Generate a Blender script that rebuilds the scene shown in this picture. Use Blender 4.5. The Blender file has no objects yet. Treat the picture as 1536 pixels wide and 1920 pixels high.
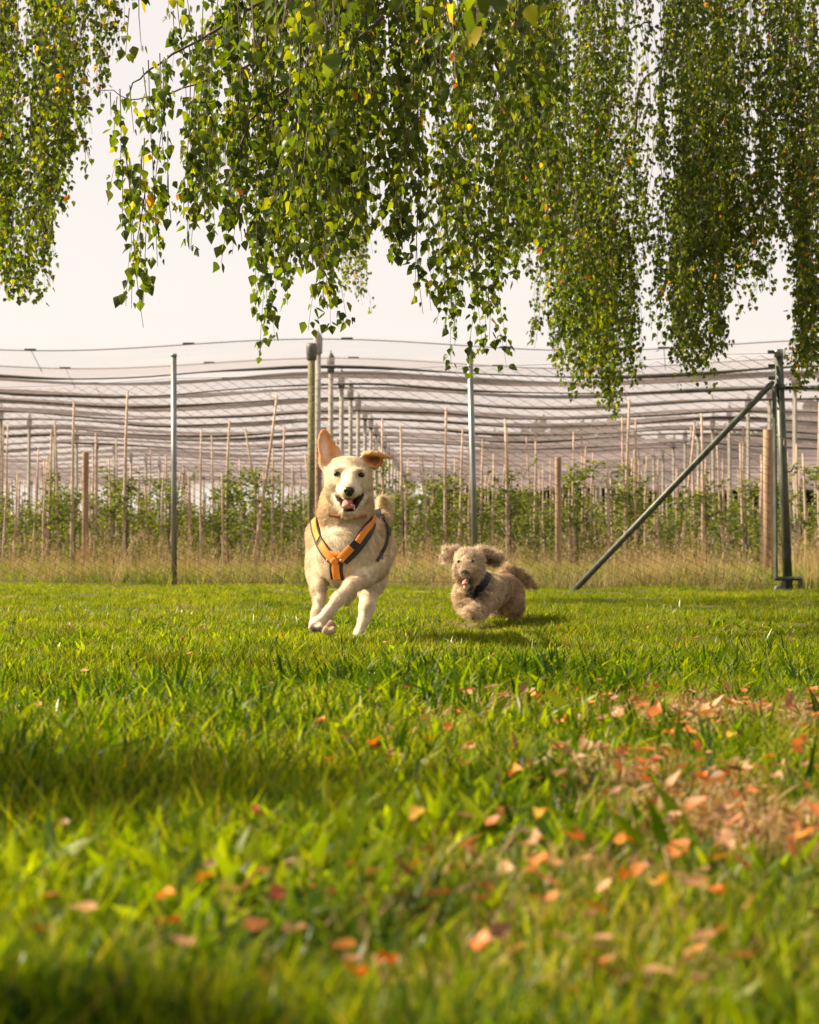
import bpy, math, random
import numpy as np
from mathutils import Vector, Matrix
from mathutils.bvhtree import BVHTree

rng = np.random.default_rng(7)
random.seed(7)
SC = bpy.context.scene
COL = SC.collection

# ------------------------------------------------------------------ camera, sky, sun, exposure
FPX, CX, CY, HOR, CAMZ = 3600.0, 768.0, 960.0, 1040.0, 0.29
PITCH = math.atan((HOR - CY) / FPX)
cam_d = bpy.data.cameras.new('camera')
cam = bpy.data.objects.new('camera', cam_d)
COL.objects.link(cam)
SC.camera = cam
cam.location = (0, 0, CAMZ)
cam.rotation_euler = (math.radians(90) + PITCH, 0, 0)
cam_d.sensor_fit = 'HORIZONTAL'
cam_d.sensor_width = 24.0
cam_d.lens = 24.0 * FPX / 1536.0
cam_d.clip_start, cam_d.clip_end = 0.05, 3000
cam_d.dof.use_dof = True
cam_d.dof.focus_distance = 6.3
cam_d.dof.aperture_fstop = 7.4
cam_d.dof.aperture_blades = 9

SUN_EL, SUN_AZ = 36.0, 10.0        # sun to the left of the frame, a little beyond the dogs
to_sun = Vector((-math.cos(math.radians(SUN_EL)) * math.cos(math.radians(SUN_AZ)),
                 math.cos(math.radians(SUN_EL)) * math.sin(math.radians(SUN_AZ)),
                 math.sin(math.radians(SUN_EL))))
w = bpy.data.worlds.new('World'); SC.world = w
w.use_nodes = True
nt = w.node_tree
bg = nt.nodes['Background']
sky = nt.nodes.new('ShaderNodeTexSky')
sky.sky_type = 'NISHITA'
sky.sun_disc = False
sky.sun_elevation = math.radians(SUN_EL)
sky.sun_rotation = math.atan2(to_sun.x, to_sun.y)
sky.air_density, sky.dust_density, sky.ozone_density = 1.0, 1.5, 0.8
tint = nt.nodes.new('ShaderNodeMix'); tint.data_type = 'RGBA'      # a thin even veil of bright cloud over the blue
tint.inputs[0].default_value = 0.88
tint.inputs[7].default_value = (3.08, 2.68, 2.38, 1)
nt.links.new(sky.outputs[0], tint.inputs[6])
nt.links.new(tint.outputs[2], bg.inputs[0])
bg.inputs[1].default_value = 0.13
sun_d = bpy.data.lights.new('sun', 'SUN')
sun_d.energy = 5.0
sun_d.angle = math.radians(0.6)
sun_d.color = (1.0, 0.85, 0.62)
sun = bpy.data.objects.new('sun', sun_d); COL.objects.link(sun)
sun.rotation_euler = (-to_sun).to_track_quat('-Z', 'Y').to_euler()
SC.view_settings.view_transform = 'Standard'
SC.view_settings.look = 'None'
SC.view_settings.gamma = 1.0
SC.view_settings.exposure = 1.30
SC.cycles.transparent_max_bounces = 48
SC.cycles.max_bounces = 7
SC.cycles.diffuse_bounces = 3
SC.cycles.transmission_bounces = 5
SC.cycles.use_denoising = True

# ------------------------------------------------------------------ helpers
cp, sp = math.cos(PITCH), math.sin(PITCH)
def P(px, py, Y):
    """the point at ground distance Y that the camera sees at photo pixel px, py"""
    u = (px - CX) / FPX; v = (CY - py) / FPX
    dy = cp - v * sp; dz = sp + v * cp
    t = Y / dy
    return Vector((u * t, Y, CAMZ + dz * t))
def A(*pts): return np.array([tuple(p) for p in pts], float)

def gz(x, y):
    x = np.asarray(x, float); y = np.asarray(y, float)
    h = (0.012 * np.sin(x * 1.9 + 0.6) * np.cos(y * 1.3 + 1.0) + 0.010 * np.sin(x * 4.3 - y * 2.9)
         + 0.006 * np.sin(x * 9.1 + y * 7.7 + 1.0))
    h = h + 0.02 * np.exp(-((y - 2.9) / 0.7) ** 2) * np.sin(x * 2.2 + 0.9)
    return h * np.clip(1.4 - np.abs(y) / 40, 0, 1)

def mesh_np(name, V, F=None, quads=None, tris=None, smooth=True, col=None):
    me = bpy.data.meshes.new(name)
    V = np.asarray(V, np.float32).reshape(-1, 3)
    loops = []; starts = []; n = 0
    for arr, k in ((quads, 4), (tris, 3)):
        if arr is not None and len(arr):
            arr = np.asarray(arr, np.int32).reshape(-1, k)
            loops.append(arr.ravel()); starts.append(n + np.arange(len(arr)) * k); n += arr.size
    if F is not None:
        me.from_pydata(V.tolist(), [], F)
    else:
        lo = np.concatenate(loops); st = np.concatenate(starts)
        me.vertices.add(len(V)); me.vertices.foreach_set('co', V.ravel())
        me.loops.add(len(lo)); me.loops.foreach_set('vertex_index', lo.astype(np.int32))
        me.polygons.add(len(st)); me.polygons.foreach_set('loop_start', st.astype(np.int32))
    me.update(calc_edges=True)
    me.polygons.foreach_set('use_smooth', np.full(len(me.polygons), smooth))
    if col is not None:
        at = me.color_attributes.new('col', 'FLOAT_COLOR', 'POINT')
        c = np.ones((len(V), 4), np.float32); c[:, :3] = col
        at.data.foreach_set('color', c.ravel())
    me.validate()
    return me

def link(name, me, mat, parent=None, kind=None, label=None, cat=None, group=None, loc=None):
    o = bpy.data.objects.new(name, me)
    COL.objects.link(o)
    if mat is not None and not me.materials: me.materials.append(mat)
    if parent is not None: o.parent = parent
    if loc is not None: o.location = loc
    tag(o, label, cat, group, kind)
    return o
def tag(o, label=None, cat=None, group=None, kind=None):
    if label: o['label'] = label
    if cat: o['category'] = cat
    if group: o['group'] = group
    if kind: o['kind'] = kind
    return o
def empty(name, loc, label, cat, group=None):
    o = bpy.data.objects.new(name, None); COL.objects.link(o)
    o.location = loc; o.empty_display_size = 0.05
    return tag(o, label, cat, group)

class MB:
    """collects world-space shapes; build() makes ONE mesh object, local to its parent"""
    def __init__(s): s.V = []; s.F = []
    def add(s, V, F):
        n = len(s.V); s.V += [tuple(v) for v in V]; s.F += [tuple(i + n for i in f) for f in F]
    def tube(s, pts, rad, sides=8, caps=True):
        pts = [Vector(p) for p in pts]; n = len(pts)
        if not hasattr(rad, '__len__'): rad = [rad] * n
        V = []; F = []; up = None
        for i, p in enumerate(pts):
            t = (pts[min(i + 1, n - 1)] - pts[max(i - 1, 0)]).normalized()
            if up is None:
                up = Vector((0, 1, 0)) if abs(t.y) < 0.9 else Vector((1, 0, 0))
            a = (up - t * up.dot(t)).normalized(); b = t.cross(a); up = a
            for k in range(sides):
                q = 2 * math.pi * k / sides
                V.append(p + (a * math.cos(q) + b * math.sin(q)) * rad[i])
        for i in range(n - 1):
            for k in range(sides):
                k2 = (k + 1) % sides
                F.append((i * sides + k, i * sides + k2, (i + 1) * sides + k2, (i + 1) * sides + k))
        if caps:
            F.append(tuple(range(sides))[::-1]); F.append(tuple((n - 1) * sides + k for k in range(sides)))
        s.add(V, F)
    def box(s, c, size, rot=None, bev=0.0):
        c = Vector(c); hx, hy, hz = [q / 2 for q in size]
        V = []; 
        for sx in (-1, 1):
            for sy in (-1, 1):
                for sz in (-1, 1):
                    v = Vector((sx * hx, sy * hy, sz * hz))
                    if rot is not None: v = rot @ v
                    V.append(c + v)
        s.add(V, [(0, 1, 3, 2), (4, 6, 7, 5), (0, 4, 5, 1), (2, 3, 7, 6), (0, 2, 6, 4), (1, 5, 7, 3)])
    def build(s, name, mat, parent=None, smooth=True, **kw):
        off = np.array(parent.location if parent is not None and parent.parent is None else (0, 0, 0), float)
        if parent is not None and parent.parent is not None:
            off = np.array(parent.parent.location, float)
        V = np.array(s.V, float) - off
        me = bpy.data.meshes.new(name); me.from_pydata(V.tolist(), [], s.F); me.update()
        me.polygons.foreach_set('use_smooth', np.full(len(me.polygons), smooth))
        return link(name, me, mat, parent, **kw)
    def mesh(s, name, smooth=True):
        me = bpy.data.meshes.new(name); me.from_pydata([tuple(v) for v in s.V], [], s.F); me.update()
        me.polygons.foreach_set('use_smooth', np.full(len(me.polygons), smooth))
        return me

# ------------------------------------------------------------------ materials
def new_mat(name):
    m = bpy.data.materials.new(name); m.use_nodes = True
    return m, m.node_tree, m.node_tree.nodes, m.node_tree.links
def mixc(nt, a, b, fac, blend='MIX'):
    n = nt.nodes.new('ShaderNodeMix'); n.data_type = 'RGBA'; n.blend_type = blend
    for s, v in ((0, fac), (6, a), (7, b)):
        if hasattr(v, 'is_linked') or hasattr(v, 'links'): nt.links.new(v, n.inputs[s])
        else: n.inputs[s].default_value = v if s == 0 else (*v[:3], 1)
    return n.outputs[2]
def noise(nt, scale, detail=4, vec=None, rough=0.55):
    n = nt.nodes.new('ShaderNodeTexNoise'); n.inputs['Scale'].default_value = scale
    n.inputs['Detail'].default_value = detail; n.inputs['Roughness'].default_value = rough
    if vec is not None: nt.links.new(vec, n.inputs['Vector'])
    return n.outputs['Fac']
def ramp(nt, fac, p0, p1, c0=(0, 0, 0), c1=(1, 1, 1)):
    n = nt.nodes.new('ShaderNodeValToRGB'); n.color_ramp.elements[0].position = p0; n.color_ramp.elements[1].position = p1
    n.color_ramp.elements[0].color = (*c0, 1); n.color_ramp.elements[1].color = (*c1, 1)
    nt.links.new(fac, n.inputs[0]); return n.outputs[0]
def coord(nt, kind='Object', scale=None):
    t = nt.nodes.new('ShaderNodeTexCoord').outputs[kind]
    if scale is not None:
        m = nt.nodes.new('ShaderNodeMapping'); m.inputs['Scale'].default_value = scale
        nt.links.new(t, m.inputs[0]); return m.outputs[0]
    return t
def surf(name, c0, c1=None, scale=20, rough=0.7, metal=0.0, stretch=None, bump=0.0, p=(0.35, 0.65), spec=0.5):
    m, nt, N, L = new_mat(name)
    b = N['Principled BSDF']
    b.inputs['Roughness'].default_value = rough; b.inputs['Metallic'].default_value = metal
    b.inputs['Specular IOR Level'].default_value = spec
    v = coord(nt, 'Object', stretch or (1, 1, 1))
    f = noise(nt, scale, 5, v)
    c = ramp(nt, f, p[0], p[1], c0, c1 or c0)
    L.new(c, b.inputs['Base Color'])
    if bump:
        bn = N.new('ShaderNodeBump'); bn.inputs['Strength'].default_value = bump; bn.inputs['Distance'].default_value = 0.004
        L.new(f, bn.inputs['Height']); L.new(bn.outputs[0], b.inputs['Normal'])
    return m
def leafy(name, trans=0.5, rough=0.5, tcol=(1.25, 1.15, 0.35), vary=0.35, nscale=1.3, gloss=0.06, base=None, dry=None):
    """thin leaf: own vertex colour varied by a world-space noise, light passes through it"""
    m, nt, N, L = new_mat(name)
    N.remove(N['Principled BSDF'])
    at = N.new('ShaderNodeAttribute'); at.attribute_name = 'col'
    c = at.outputs['Color']
    geo = N.new('ShaderNodeNewGeometry')
    f = noise(nt, nscale, 3, geo.outputs['Position'])
    r = ramp(nt, f, 0.3, 0.7, (1 - vary, 1 - vary * 0.8, 1 - vary), (1 + vary, 1 + vary * 0.7, 1 + vary * 0.3))
    c = mixc(nt, c, r, 1.0, 'MULTIPLY')
    if dry is not None:
        f2 = noise(nt, dry[1], 4, geo.outputs['Position'])
        c = mixc(nt, c, dry[0], ramp(nt, f2, dry[2], dry[2] + 0.12))
    d = N.new('ShaderNodeBsdfDiffuse'); L.new(c, d.inputs[0])
    t = N.new('ShaderNodeBsdfTranslucent'); L.new(mixc(nt, c, tcol, 1.0, 'MULTIPLY'), t.inputs[0])
    mx = N.new('ShaderNodeMixShader'); mx.inputs[0].default_value = trans
    L.new(d.outputs[0], mx.inputs[1]); L.new(t.outputs[0], mx.inputs[2])
    g = N.new('ShaderNodeBsdfGlossy'); g.inputs['Roughness'].default_value = rough; g.inputs[0].default_value = (1, 1, 1, 1)
    m2 = N.new('ShaderNodeMixShader'); m2.inputs[0].default_value = gloss
    L.new(mx.outputs[0], m2.inputs[1]); L.new(g.outputs[0], m2.inputs[2])
    L.new(m2.outputs[0], N['Material Output'].inputs[0])
    return m

M = {}
M['grass'] = leafy('grass_blades', 0.55, 0.42, (2.0, 1.9, 0.12), 0.30, 1.1, 0.010, dry=((0.20, 0.17, 0.03), 2.3, 0.70))
M['weed'] = leafy('broad_weed_leaves', 0.35, 0.4, (1.7, 1.5, 0.3), 0.2, 2.0, 0.035)
M['straw'] = leafy('dry_straw', 0.35, 0.6, (1.15, 1.0, 0.7), 0.2, 0.8, 0.04)
M['birchleaf'] = leafy('birch_leaves', 0.5, 0.38, (2.9, 2.5, 0.30), 0.25, 1.2, 0.018)
M['appleleaf'] = leafy('apple_leaves', 0.45, 0.45, (1.8, 1.6, 0.4), 0.25, 0.8, 0.02)
M['litter'] = leafy('fallen_leaf_litter', 0.25, 0.6, (1.3, 0.9, 0.5), 0.2, 5.0, 0.04)
M['bark'] = surf('birch_bark', (0.10, 0.075, 0.055), (0.36, 0.33, 0.29), 6, 0.85, stretch=(1, 1, 0.35), bump=0.4)
M['twig'] = surf('twig_bark', (0.045, 0.028, 0.02), (0.10, 0.06, 0.04), 30, 0.7)
M['galv'] = surf('galvanised_steel', (0.17, 0.18, 0.18), (0.30, 0.31, 0.30), 14, 0.42, 0.75, stretch=(1, 1, 0.25), bump=0.1)
M['darksteel'] = surf('weathered_green_steel', (0.035, 0.045, 0.035), (0.10, 0.11, 0.085), 22, 0.5, 0.35, stretch=(1, 1, 0.3), bump=0.2)
M['wire'] = surf('fence_wire', (0.05, 0.045, 0.042), (0.10, 0.095, 0.09), 3, 0.55, 0.5)
M['concrete'] = surf('concrete_post', (0.27, 0.245, 0.21), (0.42, 0.38, 0.33), 9, 0.9, bump=0.3, stretch=(1, 1, 0.4))
M['cap'] = surf('black_plastic_cap', (0.045, 0.05, 0.045), (0.11, 0.11, 0.10), 18, 0.55)
M['palecap'] = surf('faded_grey_cap', (0.22, 0.19, 0.19), (0.33, 0.29, 0.29), 18, 0.6)
M['wood'] = surf('weathered_wood', (0.17, 0.10, 0.055), (0.40, 0.27, 0.16), 16, 0.85, stretch=(1, 1, 0.06), bump=0.5)
M['mosswood'] = surf('mossy_pole', (0.09, 0.085, 0.03), (0.22, 0.19, 0.08), 12, 0.9, stretch=(1, 1, 0.2), bump=0.4)
M['stake'] = surf('thin_stake_wood', (0.34, 0.23, 0.16), (0.58, 0.43, 0.32), 5, 0.8, stretch=(1, 1, 0.3), bump=0.2)
M['band'] = surf('gathered_net', (0.055, 0.05, 0.045), (0.13, 0.115, 0.10), 6, 0.9, bump=0.6, stretch=(0.3, 1, 1))
M['orange'] = surf('orange_webbing', (0.72, 0.21, 0.015), (0.85, 0.28, 0.03), 300, 0.75, bump=0.2)
M['blackweb'] = surf('charcoal_webbing', (0.012, 0.014, 0.013), (0.03, 0.03, 0.028), 200, 0.7)
M['navyweb'] = surf('dark_navy_cloth', (0.010, 0.012, 0.018), (0.022, 0.024, 0.032), 120, 0.8)
M['nose'] = surf('wet_black_nose', (0.008, 0.008, 0.008), (0.02, 0.018, 0.017), 200, 0.28, bump=0.3)
M['eye'] = surf('dark_eye', (0.006, 0.004, 0.003), (0.012, 0.008, 0.005), 60, 0.05)
M['lid'] = surf('dark_eye_rim', (0.02, 0.014, 0.01), (0.04, 0.025, 0.018), 90, 0.5)
M['tongue'] = surf('pink_tongue', (0.55, 0.20, 0.18), (0.68, 0.30, 0.26), 60, 0.3, bump=0.2)
M['mouthin'] = surf('dark_gum', (0.03, 0.014, 0.012), (0.09, 0.035, 0.03), 50, 0.35)
M['tooth'] = surf('tooth_enamel', (0.75, 0.70, 0.58), None, 50, 0.3)
M['collar'] = surf('brown_orange_collar', (0.30, 0.09, 0.03), (0.45, 0.15, 0.04), 90, 0.6)
M['steelring'] = surf('steel_ring', (0.55, 0.55, 0.52), (0.7, 0.7, 0.66), 50, 0.3, 0.9)

def net_material():
    m, nt, N, L = new_mat('hail_net')
    N.remove(N['Principled BSDF'])
    geo = N.new('ShaderNodeNewGeometry')
    mp = N.new('ShaderNodeMapping'); mp.inputs['Scale'].default_value = (0.35, 2.2, 2.2)
    L.new(geo.outputs['Position'], mp.inputs[0])
    f = noise(nt, 1.2, 5, mp.outputs[0])
    c = ramp(nt, f, 0.35, 0.7, (0.25, 0.205, 0.21), (0.62, 0.52, 0.53))
    d = N.new('ShaderNodeBsdfDiffuse'); L.new(c, d.inputs[0])
    t = N.new('ShaderNodeBsdfTranslucent'); L.new(c, t.inputs[0])
    a = N.new('ShaderNodeMixShader'); a.inputs[0].default_value = 0.5
    L.new(d.outputs[0], a.inputs[1]); L.new(t.outputs[0], a.inputs[2])
    tr = N.new('ShaderNodeBsdfTransparent')
    b = N.new('ShaderNodeMixShader')
    op = N.new('ShaderNodeMapRange'); L.new(f, op.inputs[0])
    op.inputs[1].default_value = 0.3; op.inputs[2].default_value = 0.7
    op.inputs[3].default_value = 0.07; op.inputs[4].default_value = 0.27
    L.new(op.outputs[0], b.inputs[0])
    L.new(tr.outputs[0], b.inputs[1]); L.new(a.outputs[0], b.inputs[2])
    L.new(b.outputs[0], N['Material Output'].inputs[0])
    return m
M['net'] = net_material()

def ground_material():
    m, nt, N, L = new_mat('soil_and_thatch')
    b = N['Principled BSDF']; b.inputs['Roughness'].default_value = 0.95
    geo = N.new('ShaderNodeNewGeometry'); p = geo.outputs['Position']
    f = noise(nt, 30, 6, p); f2 = noise(nt, 1.2, 3, p)
    c1 = ramp(nt, f, 0.35, 0.65, (0.035, 0.035, 0.012), (0.10, 0.085, 0.035))
    c2 = ramp(nt, f, 0.3, 0.7, (0.11, 0.075, 0.03), (0.27, 0.18, 0.085))
    L.new(mixc(nt, c1, c2, ramp(nt, f2, 0.48, 0.6)), b.inputs['Base Color'])
    bn = N.new('ShaderNodeBump'); bn.inputs['Strength'].default_value = 0.6; bn.inputs['Distance'].default_value = 0.01
    L.new(f, bn.inputs['Height']); L.new(bn.outputs[0], b.inputs['Normal'])
    return m
M['ground'] = ground_material()

# ------------------------------------------------------------------ ground
xs = np.unique(np.concatenate([np.linspace(-900, -40, 12), np.linspace(-40, -6, 24), np.linspace(-6, 6, 121), np.linspace(6, 40, 24), np.linspace(40, 900, 12)]))
ys = np.unique(np.concatenate([np.linspace(-60, -1, 8), np.linspace(-1, 20, 180), np.linspace(20, 80, 50), np.linspace(80, 1500, 20)]))
X, Y = np.meshgrid(xs, ys)
V = np.stack([X, Y, gz(X, Y)], -1).reshape(-1, 3)
nx, ny = len(xs), len(ys)
i = np.arange(nx - 1); j = np.arange(ny - 1)
I, J = np.meshgrid(i, j)
q = np.stack([J * nx + I, J * nx + I + 1, (J + 1) * nx + I + 1, (J + 1) * nx + I], -1).reshape(-1, 4)
link('ground', mesh_np('ground', V, quads=q), M['ground'], kind='structure')

# ------------------------------------------------------------------ instanced ground cover (stuff)
def ribbon_set(bases, dirs, lens, widths, bend, side, nseg, cols, tipfrac=0.05):
    """tapered bent ribbons; all args per blade arrays"""
    n = len(bases)
    t = np.linspace(0, 1, nseg + 1)
    up = np.array([0, 0, 1.0])
    P_ = bases[:, None, :] + (dirs[:, None, :] * (lens[:, None] * (t[None, :]))[..., None])
    P_ = P_ + bend[:, None, :] * (lens[:, None] * (t[None, :] ** 2))[..., None]
    prof = np.clip(np.minimum(1.0, 0.75 + t) * (1 - t ** 2.2), tipfrac, None)
    W = widths[:, None] * prof[None, :]
    Lf = P_ - side[:, None, :] * W[..., None] * 0.5
    Rt = P_ + side[:, None, :] * W[..., None] * 0.5
    V = np.stack([Lf, Rt], 2).reshape(n * (nseg + 1) * 2, 3)
    k = np.arange(nseg)
    base = (np.arange(n) * (nseg + 1) * 2)[:, None]
    q = np.stack([base + 2 * k, base + 2 * k + 1, base + 2 * k + 3, base + 2 * k + 2], -1).reshape(-1, 4)
    shade = np.linspace(0.75, 1.1, nseg + 1)
    C = (cols[:, None, None, :] * np.ones((1, nseg + 1, 2, 1))).reshape(-1, 3)
    return V, q, C

def rand_dirs(n, tilt, r):
    a = r.uniform(0, 2 * np.pi, n); th = np.abs(r.normal(0, tilt, n))
    return np.stack([np.sin(th) * np.cos(a), np.sin(th) * np.sin(a), np.cos(th)], -1), a

def clump(name, n, rad, hmin, hmax, wid, palette, mat, tilt=0.35, bendk=0.45, nseg=3, seed=0, heads=0, wvar=0.3):
    r = np.random.default_rng(seed)
    b = np.zeros((n, 3)); rr = rad * np.sqrt(r.uniform(0, 1, n)); aa = r.uniform(0, 2 * np.pi, n)
    b[:, 0] = rr * np.cos(aa); b[:, 1] = rr * np.sin(aa)
    d, a = rand_dirs(n, tilt, r)
    L_ = r.uniform(hmin, hmax, n)
    bd = np.stack([np.cos(a), np.sin(a), -0.45 * np.ones(n)], -1) * (r.uniform(0.1, 1, n) * bendk)[:, None]
    sa = r.uniform(0, np.pi, n)
    side = np.stack([np.cos(sa), np.sin(sa), np.zeros(n)], -1)
    pal = np.array(palette); c = pal[r.integers(0, len(pal), n)] * r.uniform(0.8, 1.2, (n, 1))
    w_ = wid * r.uniform(1 - wvar, 1 + wvar, n)
    V, q, C = ribbon_set(b, d, L_, w_, bd, side, nseg, c)
    if heads:
        k = r.choice(n, heads, replace=False)
        tip = b[k] + d[k] * L_[k, None] + bd[k] * L_[k, None]
        m = 7
        hb = np.repeat(tip, m, 0) - np.repeat(d[k], m, 0) * r.uniform(0, 0.09, (heads * m, 1))
        hd, ha = rand_dirs(heads * m, 0.5, r)
        hs = np.stack([np.cos(ha), np.sin(ha), 0 * ha], -1)
        V2, q2, C2 = ribbon_set(hb, hd, r.uniform(0.02, 0.045, heads * m), np.full(heads * m, 0.005), hs * 0.3, np.roll(hs, 1, 1), 1,
                                np.tile(np.array([0.42, 0.30, 0.16]), (heads * m, 1)))
        q2 = q2 + len(V); V = np.concatenate([V, V2]); q = np.concatenate([q, q2]); C = np.concatenate([C, C2])
    me = mesh_np(name, V, quads=q, col=C)
    me.materials.append(mat)
    return me

def scatter(name, meshes, pts, rot, scl, idx, kind_label=None):
    """one stuff object: geometry-node instances of the clump meshes on given points"""
    src = bpy.data.collections.new(name + '_source')
    for k, me in enumerate(meshes):
        o = bpy.data.objects.new('%s_tuft_%02d' % (name, k), me)
        src.objects.link(o)
    me = bpy.data.meshes.new(name)
    me.vertices.add(len(pts)); me.vertices.foreach_set('co', np.asarray(pts, np.float32).ravel())
    a = me.attributes.new('rot', 'FLOAT_VECTOR', 'POINT'); a.data.foreach_set('vector', np.asarray(rot, np.float32).ravel())
    a = me.attributes.new('scl', 'FLOAT', 'POINT'); a.data.foreach_set('value', np.asarray(scl, np.float32))
    a = me.attributes.new('idx', 'INT', 'POINT'); a.data.foreach_set('value', np.asarray(idx, np.int32))
    me.update()
    o = bpy.data.objects.new(name, me); COL.objects.link(o); o['kind'] = 'stuff'
    ng = bpy.data.node_groups.new(name + '_nodes', 'GeometryNodeTree')
    ng.interface.new_socket('Geometry', in_out='INPUT', socket_type='NodeSocketGeometry')
    ng.interface.new_socket('Geometry', in_out='OUTPUT', socket_type='NodeSocketGeometry')
    N, L = ng.nodes, ng.links
    gi = N.new('NodeGroupInput'); go = N.new('NodeGroupOutput')
    ci = N.new('GeometryNodeCollectionInfo'); ci.inputs[0].default_value = src
    ci.inputs['Separate Children'].default_value = True
    iop = N.new('GeometryNodeInstanceOnPoints'); iop.inputs['Pick Instance'].default_value = True
    def attr(nm, ty):
        n = N.new('GeometryNodeInputNamedAttribute'); n.data_type = ty; n.inputs['Name'].default_value = nm
        return [s for s in n.outputs if s.enabled and s.name == 'Attribute'][0]
    L.new(gi.outputs[0], iop.inputs['Points']); L.new(ci.outputs[0], iop.inputs['Instance'])
    L.new(attr('idx', 'INT'), iop.inputs['Instance Index'])
    e2r = N.new('FunctionNodeEulerToRotation')
    L.new(attr('rot', 'FLOAT_VECTOR'), e2r.inputs[0]); L.new(e2r.outputs[0], iop.inputs['Rotation'])
    L.new(attr('scl', 'FLOAT'), iop.inputs['Scale'])
    L.new(iop.outputs[0], go.inputs[0])
    md = o.modifiers.new('scatter', 'NODES'); md.node_group = ng
    return o

def vnoise(x, y, s, seed=0):
    r = np.random.default_rng(seed); out = 0
    for k in range(6):
        a = r.uniform(0, 2 * np.pi); f = s * (1 + 0.55 * k); p = r.uniform(0, 7, 2)
        out = out + np.sin(f * (x * np.cos(a) + y * np.sin(a)) + p[0]) / (1 + 0.4 * k)
    return out / 2.6

G1 = [(0.095, 0.155, 0.003), (0.135, 0.195, 0.004), (0.055, 0.105, 0.003), (0.19, 0.24, 0.006), (0.025, 0.06, 0.003), (0.02, 0.05, 0.003), (0.032, 0.075, 0.003)]
G2 = [(0.125, 0.18, 0.004), (0.165, 0.22, 0.005), (0.06, 0.11, 0.003), (0.22, 0.255, 0.008), (0.26, 0.21, 0.05), (0.03, 0.07, 0.003), (0.025, 0.055, 0.003)]
lawn = [clump('lawn_tuft', 30, 0.05, 0.025, 0.065, 0.0032, G2, M['grass'], 0.5, 0.5, 2, 10 + k) for k in range(5)]
broad = [clump('broad_tuft', 9, 0.035, 0.025, 0.07, 0.017, [(0.10, 0.16, 0.004), (0.145, 0.21, 0.005), (0.05, 0.095, 0.004), (0.18, 0.23, 0.006)], M['grass'], 0.85, 0.6, 4, 150 + k) for k in range(4)]
long_ = [clump('long_tuft', 20, 0.05, 0.02, 0.088, 0.0080, G1, M['grass'], 0.55, 0.8, 4, 30 + k) for k in range(5)]
weeds = [clump('weed_tuft', 10, 0.03, 0.02, 0.075, 0.011, [(0.08, 0.13, 0.02), (0.13, 0.19, 0.015), (0.30, 0.31, 0.20)], M['weed'], 0.8, 0.5, 4, 50 + k) for k in range(4)]  # palest tone: pale leaf undersides plus painted-in glints
drys = [clump('dry_tuft', 22, 0.06, 0.01, 0.05, 0.003, [(0.42, 0.29, 0.12), (0.32, 0.21, 0.08), (0.50, 0.34, 0.17), (0.22, 0.22, 0.04)], M['straw'], 1.25, 0.4, 2, 70 + k) for k in range(3)]

FL = lambda x: 17.5 + (x + 2.15) * (15.2 - 17.5) / 5.15     # fence line Y as function of X
def drybase(x, y):
    """bare and strawy patches, mostly right of the middle in the foreground"""
    u = x / y                                   # bearing, for the patches' sideways extent
    sg = lambda v, c, w_: 1 / (1 + np.exp(-(v - c) / w_))
    a = np.exp(-((y - 3.25) / 0.24) ** 2) * sg(u, -0.04, 0.015)
    b = np.exp(-((y - 2.85) / 0.22) ** 2) * sg(u, 0.09, 0.02)
    c = np.exp(-((y - 1.86) / 0.22) ** 2) * sg(u, 0.02, 0.02)
    d = np.exp(-((y - 1.45) / 0.10) ** 2) * np.exp(-((u + 0.045) / 0.055) ** 2)
    e = np.exp(-((y - 2.35) / 0.25) ** 2) * sg(u, 0.05, 0.03)
    return np.clip(0.85 * a + 0.7 * b + 0.85 * c + 1.0 * d + 0.6 * e + 0.16 * sg(u, 0.02, 0.03) * (y < 3.6), 0, 1.0)
def drymask(x, y): return drybase(x, y) * np.clip(0.55 + 1.1 * vnoise(x, y, 9.0, 3), 0, 1.2)

def wedge_pts(n, y0, y1, power, margin):
    u = rng.uniform(0, 1, n)
    if power == 1: y = y0 * (y1 / y0) ** u
    else: y = (y0 ** (1 - power) + u * (y1 ** (1 - power) - y0 ** (1 - power))) ** (1 / (1 - power))
    x = rng.uniform(-1, 1, n) * (0.2135 * y + margin)
    return x, y
def rots(n, tilt=0.12):
    return np.stack([rng.normal(0, tilt, n), rng.normal(0, tilt, n), rng.uniform(0, 6.283, n)], -1)

# lawn: short, everywhere up to the fence
x, y = wedge_pts(60000, 1.05, 18.5, 0.35, 0.55)
dm = drymask(x, y)
keep = (rng.uniform(0, 1, len(x)) > dm * 1.15) & (y < FL(x) + 0.35)
x, y = x[keep], y[keep]; n = len(x)
s = rng.uniform(0.7, 1.3, n) * (0.95 + 0.3 * vnoise(x, y, 2.0, 5)) * (1 - 0.5 * np.maximum(drymask(x, y), drybase(x, y + 0.15) * 0.8)) * np.interp(y, [2, 4.5, 5.5, 9, 13, 18], [1.0, 0.9, 0.66, 0.64, 0.62, 0.62])
scatter('lawn_grass', lawn, np.stack([x, y, gz(x, y) - 0.004], -1), rots(n), s, rng.integers(0, 5, n))
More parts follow.
